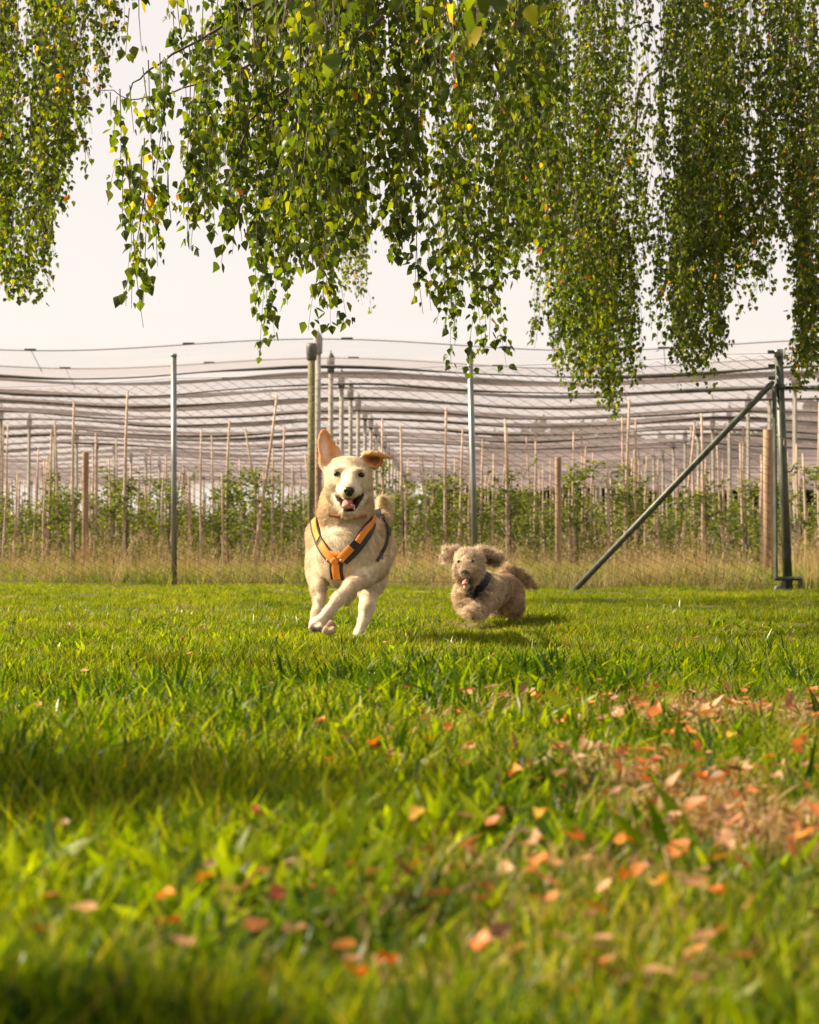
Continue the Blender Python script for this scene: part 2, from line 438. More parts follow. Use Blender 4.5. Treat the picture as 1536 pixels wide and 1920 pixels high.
# longer tufts in the foreground and in bands
x, y = wedge_pts(26000, 1.0, 8.2, 0.9, 0.4)
dm = drymask(x, y); v = vnoise(x, y, 2.6, 9)
v2 = vnoise(x, y, 9.0, 19)
band = np.clip(1.15 - np.abs(y - 1.5) / 5.4, 0.06, 1) * np.clip(0.62 + 0.5 * v + 0.7 * v2, 0.02, 1)
band = band * np.where((x > 0.1) & (y > 1.6) & (y < 3.6), 0.55, 1)
keep = (rng.uniform(0, 1, len(x)) < band) & (rng.uniform(0, 1, len(x)) > np.maximum(drymask(x, y), drybase(x, y + 0.2) * 0.8) * 1.0)
x, y = x[keep], y[keep]; n = len(x); v = v[keep]; v2 = v2[keep]
s = rng.uniform(0.55, 1.15, n) * (0.85 + 0.25 * v + 0.35 * v2) * np.interp(y, [3, 5, 6, 8], [1.1, 0.8, 0.5, 0.42]) * np.clip(0.62 + 0.14 * (y-1.0), 0.6, 1)
scatter('long_grass', long_, np.stack([x, y, gz(x, y) - 0.004], -1), rots(n, 0.2), s, rng.integers(0, 5, n))
# weeds
x, y = wedge_pts(7000, 1.1, 11, 0.9, 0.3)
keep = (vnoise(x, y, 1.7, 21) > 0.05) & (rng.uniform(0, 1, len(x)) > drymask(x, y)) & (rng.uniform(0, 1, len(x)) < np.where(x < 0.1, 1, 0.45))
x, y = x[keep], y[keep]; n = len(x)
scatter('broad_weeds', weeds, np.stack([x, y, gz(x, y) - 0.004], -1), rots(n, 0.2), rng.uniform(0.35, 0.95, n) * np.where(y < 2.3, 0.7, 1.0), rng.integers(0, 4, n))
x, y = wedge_pts(15000, 1.1, 9, 1.0, 0.3)
keep = (vnoise(x, y, 4.1, 41) > -0.05) & (rng.uniform(0, 1, len(x)) > drymask(x, y) * 1.2) & (rng.uniform(0, 1, len(x)) < np.where(x / y < 0.02, 1, 0.5))
x, y = x[keep], y[keep]; n = len(x)
scatter('clover_and_dandelion', broad, np.stack([x, y, gz(x, y) - 0.002], -1), rots(n, 0.2), rng.uniform(0.45, 1.15, n) * np.interp(y, [2, 5, 9], [1, 0.9, 0.6]), rng.integers(0, 4, n))
# straw lying in bare patches
x, y = wedge_pts(22000, 1.1, 8, 0.9, 0.3)
keep = rng.uniform(0, 1, len(x)) < np.clip(drymask(x, y) * 1.3 + 0.10, 0, 1)
x, y = x[keep], y[keep]; n = len(x)
scatter('dry_straw', drys, np.stack([x, y, gz(x, y) + 0.004], -1), rots(n, 0.25), rng.uniform(0.35, 0.95, n), rng.integers(0, 3, n))
# golden rough grass along and behind the fence
TG = [(0.36, 0.27, 0.10), (0.44, 0.32, 0.14), (0.28, 0.22, 0.06), (0.22, 0.22, 0.04), (0.13, 0.17, 0.02)]
rough = [clump('rough_tuft', 22, 0.10, 0.05, 0.20, 0.004, TG, M['straw'], 0.5, 0.5, 3, 90 + k) for k in range(4)] + \
        [clump('tall_tuft', 9, 0.12, 0.25, 0.62, 0.0035, TG[:3], M['straw'], 0.16, 0.25, 4, 95 + k, heads=8) for k in range(4)] + \
        [clump('green_rough_tuft', 26, 0.12, 0.06, 0.22, 0.0055, G1, M['grass'], 0.45, 0.6, 3, 99 + k) for k in range(3)]
n = 15000
y = 15.0 + 19 * rng.uniform(0, 1, n) ** 1.35; x = rng.uniform(-1, 1, n) * (0.2135 * y + 1.2)
keep = y > FL(x) - 0.12 + 0.25 * vnoise(x, y, 3, 2)
x, y = x[keep], y[keep]; n = len(x)
off = y - FL(x)
tallp = np.clip(0.11 + 0.26 * vnoise(x, y, 1.1, 8) - 0.02 * (off > 5), 0.012, 0.5)
greenp = np.clip(0.16 + 0.42 * np.clip((off - 2.5) / 4, 0, 1) + 0.5 * vnoise(x, y, 0.9, 4), 0.05, 0.85)
u = rng.uniform(0, 1, n)
idx = np.where(u < tallp, rng.integers(4, 8, n), np.where(rng.uniform(0, 1, n) < greenp, rng.integers(8, 11, n), rng.integers(0, 4, n)))
scatter('rough_dry_grass', rough, np.stack([x, y, gz(x, y)], -1), rots(n, 0.15), rng.uniform(0.5, 1.15, n) * np.clip(0.80 + 0.65 * vnoise(x, y, 1.6, 14), 0.25, 1.5), idx)
# between orchard rows
n = 9000
y = rng.uniform(34, 75, n); x = rng.uniform(-1, 1, n) * (0.2135 * y + 1)
scatter('orchard_grass', rough[8:] + rough[:2] + rough[4:6], np.stack([x, y, gz(x, y)], -1), rots(n, 0.15), rng.uniform(0.6, 1.1, n), rng.integers(0, 5, n))
#BUILD_MORE
# ------------------------------------------------------------------ hail-net orchard
D0, DS, NR = 32.7, 3.2, 22
NETZ = 4.0
VX = (865 - 768) / FPX
ORD = ['first', 'second', 'third', 'fourth', 'fifth', 'sixth', 'seventh', 'eighth', 'ninth', 'tenth', 'eleventh', 'twelfth',
       'thirteenth', 'fourteenth', 'fifteenth', 'sixteenth', 'seventeenth', 'eighteenth', 'nineteenth', 'twentieth', 'twenty-first', 'twenty-second']
row_y = [D0 + DS * i for i in range(NR)]
def post_x(k, y): return -1.56 + 9.25 * k + VX * (y - D0)
rp = np.random.default_rng(5)
def nettop(x, i):
    """height of the ridge cable of row i at x: highest at the posts, sagging between them"""
    y = row_y[i]
    u = (x - (-1.56 + VX * (y - D0))) / 9.25
    return NETZ + 0.0 * i - 0.20 * np.sin(np.pi * (u - np.floor(u))) ** 2

names = {-2: 'outermost left file', -1: 'left file', 0: 'file behind the tan dog', 1: 'right file', 2: 'outermost right file'}
zc = row_y[0]
for i, y in enumerate(row_y):
    for k in range(-2, 3):
        x = post_x(k, y)
        if abs(x) > 0.2135 * y + 0.3: continue
        h = NETZ + rp.uniform(-0.03, 0.03)
        r_ = 0.047 if i else 0.05
        t = empty('concrete_post', (x, y, 0), 'capped grey concrete post, %s from the front in the %s' % (ORD[i], names[k]), 'post',
                  'concrete posts carrying the hail net')
        mb = MB(); lean = rp.uniform(-0.02, 0.02)
        mb.tube([(x - lean, y, -0.1), (x, y, h - 0.22)], [r_ * 1.1, r_ * 0.95], 4 if k else 8)
        mb.build('shaft', M['concrete'], t, smooth=bool(k == 0))
        mb = MB(); rc = r_ * 1.45
        mb.tube([(x, y, h - 0.30), (x, y, h - 0.24), (x, y, h - 0.03), (x, y, h + 0.035), (x, y, h + 0.07), (x, y, h + 0.12)],
                [rc * 0.95, rc * 1.05, rc * 1.1, rc * 0.75, rc * 0.25, rc * 0.14], 10)
        mb.build('cap', M['palecap'] if i == 0 and k == 0 else M['cap'], t)
# nets: one sheet per bay with its gathered ridge band, cable and clips
nxn = 97
for i in range(NR - 1):
    y0, y1 = row_y[i], row_y[i + 1]
    hw = 0.2135 * y1 + 2.5
    xg = np.linspace(-hw, hw, nxn)
    prof = [(0.0, 0.0), (0.06, -0.10), (0.25, -0.26), (0.5, -0.36 - 0.05 * rp.uniform(-1, 1)), (0.75, -0.24), (0.94, -0.08), (1.0, 0.0)]
    sagn = vnoise(xg, np.full(nxn, i * 3.1), 0.55, 40 + i)
    V = []
    for (f, dz) in prof:
        zz = (1 - f) * nettop(xg, i) + f * nettop(xg, i + 1) + dz * (1 + 0.16 * sagn) - 0.012 * (vnoise(xg, np.full(nxn, i * 1.3), 1.1, 60 + i)) * (dz < -0.05)
        V.append(np.stack([xg, np.full(nxn, y0 + f * (y1 - y0)), zz], -1))
    V = np.concatenate(V); m = len(prof)
    I, J = np.meshgrid(np.arange(nxn - 1), np.arange(m - 1))
    q = np.stack([J * nxn + I, J * nxn + I + 1, (J + 1) * nxn + I + 1, (J + 1) * nxn + I], -1).reshape(-1, 4)
    lab = 'pale translucent hail net bay sagging over the orchard, %s from the front' % ORD[i]
    t = empty('hail_net', (0, y0, 0), lab, 'net', 'hail net bays over the orchard')
    V[:, 1] -= y0
    link('net_sheet', mesh_np('net_sheet', V, quads=q), M['net'], t)
    mb = MB(); pts = [(x_, y0, z_ - 0.03) for x_, z_ in zip(xg[::2], nettop(xg[::2], i))]
    bandr = [0.030 + 0.055 * max(0, 0.45 + vnoise(p[0], i * 2.2, 0.8, 77)) for p in pts] if i > 1 else [0.008] * len(pts)
    mb.tube(pts, bandr, 5); mb.build('gathered_edge', M['band'], t)
    if i < 8:
        mb = MB(); mb.tube([(x_, y0 + DS * 0.5, z) for x_, z in zip(xg[::2], V[3 * nxn:4 * nxn:2, 2] - 0.01)], [0.014 + 0.026 * max(0, vnoise(x_, i * 1.2, 1.1, 78) + .3) for x_ in xg[::2]], 5)
        mb.build('valley_seam', M['band'], t)
    if i < 9:
        for x_ in np.arange(-hw + 1 + 0.7 * (i % 3), hw, 2.7):
            if abs(x_) > 0.2135 * y0 + 0.2: continue
            z_ = float(nettop(np.array([x_]), i)[0])
            mb = MB(); mb.box((x_, y0 - 0.05, z_ - 0.02), (0.20, 0.03, 0.035)); mb.build('clip', M['cap'], t, smooth=False)
            if (int(x_ * 7) % 3) == 0:
                mb = MB(); mb.tube([(x_, y0 - 0.05, z_), (x_ + 0.1, y0 + 0.5, z_ - 0.35)], 0.006, 3); mb.build('tie_cord', M['band'], t)

# stakes and young apple trees
def stake_mesh(h, r_, kink, seed):
    r = np.random.default_rng(seed); mb = MB()
    pts = [(0, 0, -0.1)]
    for f in (0.25, 0.5, 0.75, 1.0): pts.append((kink * math.sin(f * 3) + r.normal(0, 0.006), r.normal(0, 0.006), h * f))
    mb.tube(pts, [r_, r_ * 0.95, r_ * 0.85, r_ * 0.72, r_ * 0.55], 6)
    me = mb.mesh('stake'); me.materials.append(M['stake']); return me
stakes = [stake_mesh(h, r_, k_, 5 + q_) for q_, (h, r_, k_) in enumerate([(2.9, 0.033, 0.01), (2.8, 0.028, -0.015), (2.55, 0.03, 0.02), (2.2, 0.026, 0.0), (2.45, 0.024, -0.02), (2.0, 0.03, 0.01)])]

def leafmesh_arrays(c, nrm, tip, L_, W_):
    """folded leaf, 11 verts: stalk end, three points each side, tip and midrib"""
    side = np.cross(nrm, tip); side /= np.linalg.norm(side, axis=1, keepdims=True) + 1e-9
    L_ = L_[:, None]; W_ = W_[:, None]
    vs = [c, c + tip * L_]
    for s_ in (1, -1):
        for (u, w_) in ((0.12, 0.30), (0.28, 0.50), (0.60, 0.31)):
            vs.append(c + tip * L_ * u + side * W_ * w_ * s_ + nrm * W_ * 0.14 * w_)
    for u in (0.14, 0.32, 0.62): vs.append(c + tip * L_ * u - nrm * W_ * 0.10)
    V = np.stack(vs, 1); n = len(c); base = np.arange(n)[:, None] * NLV
    quads = np.concatenate([base + np.array(f) for f in ([2, 8, 9, 3], [3, 9, 10, 4], [8, 5, 6, 9], [9, 6, 7, 10])], 0)
    tris = np.concatenate([base + np.array(f) for f in ([0, 8, 2], [0, 5, 8], [4, 10, 1], [10, 7, 1])], 0)
    return V.reshape(-1, 3), quads, tris
NLV = 11
def unit(v): return v / (np.linalg.norm(v, axis=-1, keepdims=True) + 1e-9)

def apple_meshes(seed, big=1.12, nl=430):
    r = np.random.default_rng(seed); mb = MB(); H = 1.35 * big + r.uniform(-0.15, 0.2)
    mb.tube([(0, 0, -0.05), (0.01, 0, 0.6), (-0.01, 0.01, H)], [0.018, 0.013, 0.004], 5)
    tips = []
    for b in range(18):
        z = r.uniform(0.12, H * 0.95); a = r.uniform(0, 6.283); l = r.uniform(0.25, 0.58) * (1.15 - 0.4 * z / H)
        p1 = Vector((math.cos(a) * l * 0.5, math.sin(a) * l * 0.5, z + 0.06)); p2 = Vector((math.cos(a) * l, math.sin(a) * l, z + 0.04 + r.uniform(-0.1, 0.3)))
        mb.tube([(0, 0, z), p1, p2], [0.007, 0.005, 0.002], 3, caps=False); tips.append(((0, 0, z), tuple(p1), tuple(p2)))
    trunk = mb.mesh('trunk'); trunk.materials.append(M['twig'])
    T = np.array(tips); k = r.integers(0, len(T), nl); f = r.uniform(0.2, 1, nl)[:, None]
    c = np.where(f < 0.5, T[k, 0] * (1 - 2 * f) + T[k, 1] * 2 * f, T[k, 1] * (2 - 2 * f) + T[k, 2] * (2 * f - 1))
    top = r.uniform(0, 1, nl) < 0.2
    c[top] = np.stack([r.normal(0, 0.03, top.sum()), r.normal(0, 0.03, top.sum()), r.uniform(0.5 * H, H + 0.05, top.sum())], -1)
    c += r.normal(0, 0.055, c.shape)
    tip = unit(np.stack([r.normal(0, 1, nl), r.normal(0, 1, nl), r.normal(-0.1, 0.6, nl)], -1))
    nrm = unit(np.cross(tip, r.normal(0, 1, (nl, 3))))
    V, q, t = leafmesh_arrays(c, nrm, tip, r.uniform(0.06, 0.105, nl), r.uniform(0.035, 0.055, nl))
    pal = np.array([(0.10, 0.145, 0.022), (0.14, 0.18, 0.026), (0.075, 0.115, 0.02), (0.21, 0.25, 0.035)])
    C = np.repeat(pal[r.choice(4, nl, p=[.4, .3, .2, .1])] * r.uniform(.8, 1.25, (nl, 1)), NLV, 0)
    fol = mesh_np('foliage', V, quads=q, tris=t, col=C); fol.materials.append(M['appleleaf'])
    return trunk, fol
apples = [apple_meshes(200 + k) for k in range(7)]
cnt_s = cnt_t = 0
far_s = MB(); far_list = []
for i in range(0, NR):
    y = row_y[i] - 0.25 if i else row_y[i] - 0.4
    x0 = -0.2135 * y - 0.6; gap = 1.07
    xs_ = np.arange(x0 + rp.uniform(0, gap), -x0 + 0.1, gap)
    for jx, x in enumerate(xs_):
        x += rp.normal(0, 0.07); far = i > 7
        yy = y + rp.normal(0, 0.04)
        mi = 0 if i == 0 and rp.uniform() < 0.5 else int(rp.integers(0, 6))
        rot = (rp.normal(0, 0.022) + (0.10 if rp.uniform() < .04 else 0), rp.normal(0, 0.022) + (0.12 if rp.uniform() < 0.05 else 0), rp.uniform(0, 6.28))
        sc = rp.uniform(0.92, 1.05)
        if not far:
            lab = ('pale thin wooden stake in the front orchard row, %s from the left edge' % ORD[jx]) if i == 0 and jx < 22 else 'pale thin wooden stake in the %s orchard row behind the fence' % ORD[i]
            o = link('tree_stake', stakes[mi], M['stake'], label=lab, cat='stake', group='thin stakes of the %s orchard row' % ORD[i])
            o.location = (x, yy, 0); o.rotation_euler = rot; o.scale = (1, 1, sc); cnt_s += 1
            for _e in range(int(rp.uniform() < 0.85) + int(rp.uniform() < 0.3) if i < 4 else 0):
                o = link('tree_stake', stakes[int(rp.integers(2, 6))], M['stake'], label='shorter thin stake set between the tall stakes of the %s orchard row' % ORD[i], cat='stake', group='short stakes of the %s orchard row' % ORD[i])
                o.location = (x + rp.uniform(0.2, 0.8), yy + rp.uniform(-.1, .3), 0); o.rotation_euler = (rp.normal(0, .03), rp.normal(0, .04), 0); o.scale = (0.9, 0.9, rp.uniform(0.7, 1.0)); cnt_s += 1
            k = int(rp.integers(0, 7)); tr, fo = apples[k]
            if rp.uniform() < 0.03: continue
            lab = ('young bushy apple tree in the front orchard row, %s from the left edge' % ORD[jx]) if i == 0 and jx < 22 else 'young bushy apple tree in the %s orchard row under the netting' % ORD[i]
            t = empty('apple_tree', (x + 0.05, yy + 0.06, 0), lab, 'tree', 'young apple trees of the %s orchard row' % ORD[i]); cnt_t += 1
            t.rotation_euler = (0, 0, rp.uniform(0, 6.28)); q_ = rp.uniform(0.82, 1.16); t.scale = (q_ * 1.2, q_ * 1.2, q_)
            link('trunk', tr, None, t); link('foliage', fo, None, t)
        else:
            far_list.append((x, yy, mi, rot, sc))
def join_copies(items):
    """items: (mesh arrays, loc, rz, sx, sz); one joined far mass"""
    Vs = []; n = 0; Q = []; T = []; C = []
    for (V, q, t, c), (x, y, z), rz, sx, sz in items:
        ca, sa = math.cos(rz), math.sin(rz)
        W = np.stack([(V[:, 0] * ca - V[:, 1] * sa) * sx + x, (V[:, 0] * sa + V[:, 1] * ca) * sx + y, V[:, 2] * sz + z], -1)
        Vs.append(W); Q.append(q + n); T.append(t + n); C.append(c); n += len(W)
    return np.concatenate(Vs), np.concatenate(Q), np.concatenate(T), np.concatenate(C)
def far_tree(seed, nl=70):
    r = np.random.default_rng(seed)
    c = np.stack([r.normal(0, 0.25, nl), r.normal(0, 0.25, nl), r.uniform(0.3, 1.5, nl)], -1)
    tip = unit(r.normal(0, 1, (nl, 3))); nrm = unit(np.cross(tip, r.normal(0, 1, (nl, 3))))
    V, q, t = leafmesh_arrays(c, nrm, tip, r.uniform(0.13, 0.2, nl), r.uniform(0.09, 0.13, nl))
    C = np.repeat(np.array([(0.08, 0.12, 0.03)]) * r.uniform(.7, 1.5, (nl, 1)), NLV, 0)
    return V, q, t, C
ft = [far_tree(300 + k) for k in range(5)]
V, q, t, C = join_copies([(ft[k % 5], (x, y, 0), k * 1.7, 1.2, 1.0) for k, (x, y, mi, rot, sc) in enumerate(far_list)])
link('distant_apple_trees', mesh_np('distant_apple_trees', V, quads=q, tris=t, col=C), M['appleleaf'], kind='stuff')
for (x, y, mi, rot, sc) in far_list:
    h = [2.9, 2.8, 2.55, 2.2, 2.45, 2.0][mi] * sc
    far_s.tube([(x, y, 0), (x + rot[1] * h, y, h)], [0.032, 0.02], 4, caps=False)
far_s.build('distant_stakes', M['stake'], kind='stuff')

# dark wood far behind the orchard on the right, low hedge on the left
def far_mass(name, x0, x1, y0, y1, hfun, n, seed, colr, lab=None):
    r = np.random.default_rng(seed)
    x = r.uniform(x0, x1, n); y = r.uniform(y0, y1, n); h = hfun(x) * (0.85 + 0.25 * vnoise(x, y, 0.25, seed))
    z = h * r.uniform(0, 1, n) ** 0.6
    tip = unit(r.normal(0, 1, (n, 3))); nrm = unit(np.cross(tip, r.normal(0, 1, (n, 3))))
    V, q, t = leafmesh_arrays(np.stack([x, y, z], -1), nrm, tip, r.uniform(0.9, 1.7, n), r.uniform(0.7, 1.2, n))
    C = np.repeat(np.array([colr]) * r.uniform(.6, 1.4, (n, 1)), NLV, 0)
    link(name, mesh_np(name, V, quads=q, tris=t, col=C), M['appleleaf'], kind='stuff')
far_mass('distant_wood', -2, 60, 150, 168, lambda x: np.clip((x + 4) * 0.9, 2.0, 11), 22000, 1, (0.035, 0.055, 0.025))
far_mass('distant_hedge', -60, 0, 150, 160, lambda x: 2.6 + 0 * x, 6000, 2, (0.035, 0.055, 0.025))

# ------------------------------------------------------------------ poles and wooden posts behind the fence
def pole(px0, py0, Yd, rad, name, mat, label, capmat=None, lean=0.0, sides=12):
    s_ = FPX / Yd; h = (HOR - py0) / s_ + CAMZ; x = (px0 - CX) / s_
    if capmat is None:
        mb = MB(); mb.tube([(x - lean, Yd, -0.1), (x - lean * .5, Yd, h * .5), (x, Yd, h - 0.012), (x, Yd, h)], [rad * 1.04, rad, rad * 0.98, rad * 0.86], sides)
        V = [(v[0] - x, v[1] - Yd, v[2]) for v in mb.V]; mb.V = V
        return mb.build(name, mat, None, label=label, cat='post', loc=(x, Yd, 0))
    t = empty(name, (x, Yd, 0), label, 'post')
    mb = MB(); mb.tube([(x - lean, Yd, -0.1), (x, Yd, h - 0.2)], [rad * 1.04, rad], sides); mb.build('shaft', mat, t)
    mb = MB(); mb.tube([(x, Yd, h - 0.28), (x, Yd, h - 0.26), (x, Yd, h - 0.06), (x, Yd, h)], [rad * 1.1, rad * 1.4, rad * 1.55, rad * 1.35], 12); mb.build('cap', capmat, t)
    return t
pole(584, 643, 31.0, 0.058, 'anchor_pole', M['mosswood'], 'mossy green-brown pole with wide black cap just left of the tan dog\'s raised ear', M['cap'])
pole(160, 847, 25.7, 0.044, 'wooden_post', M['wood'], 'short thick brown wooden post behind the fence at the far left of the field')
pole(1047, 857, 25.7, 0.042, 'wooden_post', M['wood'], 'short thick brown wooden post behind the fence left of the diagonal brace')
pole(1441, 805, 24.0, 0.062, 'wooden_post', M['wood'], 'stout square-topped wooden post close beside the dark gate post')
pole(597, 845, 26.5, 0.046, 'wooden_post', M['wood'], 'short grey wooden post partly hidden behind the tan dog\'s raised ear')

# ------------------------------------------------------------------ chain-link fence and gate
def FP(px, py, Yd): return P(px, py, Yd)
fx0, fx1 = -6.2, 2.98
fence = empty('chain_link_fence', (0, FL(0), 0), 'chain-link fence on grey steel posts between the lawn and the orchard', 'fence')
mb = MB()
ca = 5.15 / math.hypot(5.15, -2.3); sa = -2.3 / math.hypot(5.15, -2.3)
u0 = (fx0 + 2.15) / ca; u1 = (fx1 + 2.15) / ca
pw = 0.072; kk = int(1.86 / (pw / 2)); V = []; F = []
nw = int((u1 - u0) / pw)
def fpt(u, z, off=0.0): return (-2.15 + u * ca + sa * off * -1, 17.5 + u * sa + ca * off, z)
r_ = 0.0024
Vw = []; Qw = []
zz = 0.05 + np.arange(kk + 1) * (pw / 2)
for wI in range(nw):
    par = (np.arange(kk + 1) + 0) % 2
    uu = u0 + (wI + (par if wI % 2 == 0 else 1 - par)) * pw
    # sag and waviness of the mesh
    zs = zz - 0.03 * np.sin(np.pi * ((uu - 0.0) / 2.6 % 1)) * (zz / 1.9)
    oo = 0.01 * np.sin(uu * 2.1) * zz + 0.003 * (par * 2 - 1)
    c = np.stack([-2.15 + uu * ca - sa * oo, 17.5 + uu * sa + ca * oo, zs], -1)
    ring = []
    for q_ in range(3):
        a_ = q_ * 2.094
        ring.append(c + np.array([math.cos(a_) * r_, math.sin(a_) * r_, math.cos(a_ + .8) * r_ * 0.5]))
    R = np.stack(ring, 1).reshape(-1, 3); b0 = len(Vw) * 3 * (kk + 1)
    Vw.append(R)
    m_ = np.arange(kk)[:, None] * 3
    for q_ in range(3):
        q2 = (q_ + 1) % 3
        Qw.append(np.concatenate([m_ + q_, m_ + q2, m_ + 3 + q2, m_ + 3 + q_], 1) + b0)
Vw = np.concatenate(Vw) - np.array([0, FL(0), 0])
link('wire_mesh', mesh_np('wire_mesh', Vw, quads=np.concatenate(Qw)), M['wire'], fence, kind='stuff')
for z in (0.06, 0.98, 1.90):
    mb = MB(); mb.tube([fpt(u, z - 0.02 * math.sin(math.pi * ((u / 2.6) % 1)), 0.004) for u in np.arange(u0, u1 + .1, 0.26)], 0.0017, 4)
    mb.build('tension_wire', M['wire'], fence)
def fpost(pxt, pyt, pxb, lab=None):
    xb = (pxb - CX) / FPX * 16.6
    for _ in range(3): xb = (pxb - CX) / FPX * FL(xb)
    yd = FL(xb); top = P(pxt, pyt, yd); bot = Vector((xb, yd, -0.1))
    mb = MB(); d = (top - bot).normalized()
    mb.tube([bot, top - d * 0.02], 0.0255, 12); p = mb.build('post', M['galv'], fence, label=lab)
    mb = MB(); mb.tube([top - d * 0.03, top - d * 0.004, top], [0.029, 0.029, 0.02], 12); mb.build('post_cap', M['galv'], p)
    return bot, top
fpost(326, 663, 327, 'round grey steel fence post standing left of the tan dog')
fpost(881, 655, 893, 'slightly leaning grey steel fence post rising behind the curly dog')
# an unseen next post left of the frame carries the mesh on
fpost(-330, 668, -328)
# end post, brace, gate
Yg = 15.2
t = empty('gate_post', (P(1478, 1108, Yg).x, Yg, 0), 'thick dark green steel post with pale flat cap at the right end of the fence', 'post')
top = P(1460, 655, Yg); bot = P(1478, 1112, Yg); mb = MB(); d = (bot - top).normalized()
mb.tube([top + d * 0.05, bot + d * 0.08], [0.034, 0.038], 16); mb.build('shaft', M['darksteel'], t)
mb = MB(); mb.tube([top + d * 0.06, top + d * 0.006, top], [0.038, 0.038, 0.032], 16); mb.build('cap', M['galv'], t)
for (px, py) in ((1446, 660), (1447, 686), (1447, 709)):
    mb = MB(); c = P(px, py, Yg - 0.03); mb.box(c, (0.052, 0.03, 0.026)); mb.build('wire_tensioner', M['cap'], t, smooth=False)
c = P(1463, 726, Yg); mb = MB(); mb.tube([c + Vector((0, 0, -0.02)), c + Vector((0, 0, 0.02))], 0.042, 16); mb.build('clamp', M['darksteel'], t)
mb = MB(); mb.tube([P(1477, 885, Yg), P(1484, 884, Yg - .03), P(1487, 878, Yg - .05), P(1489, 872, Yg - .05)], 0.006, 6); mb.build('hook', M['darksteel'], t)
mb = MB(); mb.tube([P(1457, 815, Yg - .04), P(1464, 820, Yg - .045), P(1471, 823, Yg - .04), P(1470, 832, Yg - .045), P(1472, 838, Yg - .04)], 0.004, 5); mb.build('twine', M['stake'], t)
mb = MB(); b0_ = P(1068, 1116, 14.5); b1_ = P(1450, 716, Yg)
x_b = b0_.copy()
mb.tube([b0_, b1_ - (b1_ - b0_).normalized() * 0.05, b1_], [0.024, 0.024, 0.018], 12)
o = mb.build('diagonal_brace', M['darksteel'], None, label='long grey steel tube leaning from the lawn up to the dark gate post', cat='brace')
g = empty('gate', (P(1455, 1090, Yg).x, Yg - 0.06, 0), 'dark steel gate frame with small wheel hanging on the thick end post', 'gate')
Yq = Yg - 0.06
def gbar(a, b, w_, name='frame_bar', sides=4):
    mb = MB(); mb.tube([a, b], w_, sides); mb.build(name, M['darksteel'], g, smooth=sides > 4)
gbar(P(1452, 724, Yq), P(1455, 1088, Yq), 0.017, 'upright')
gbar(P(1452, 1085, Yq), P(1504, 1085, Yq), 0.017, 'lower_rail')
gbar(P(1501, 1085, Yq), P(1501, 1114, Yq), 0.018, 'foot')
gbar(P(1470, 1088, Yq), P(1470, 1112, Yq), 0.018, 'wheel_fork')
gbar(P(1466, 727, Yg + .02), P(1640, 728, Yg - 0.3), 0.014, 'top_rail', 8)
mb = MB(); c = P(1462, 1108, Yq)
for (w_, r0) in ((0.022, 0.048),):
    mb.tube([c + Vector((-0.0, -w_, 0)), c + Vector((0, -w_ * .6, 0)), c + Vector((0, w_ * .6, 0)), c + Vector((0, w_, 0))], [r0 * .8, r0, r0, r0 * .8], 20)
mb.build('wheel', M['cap'], g)
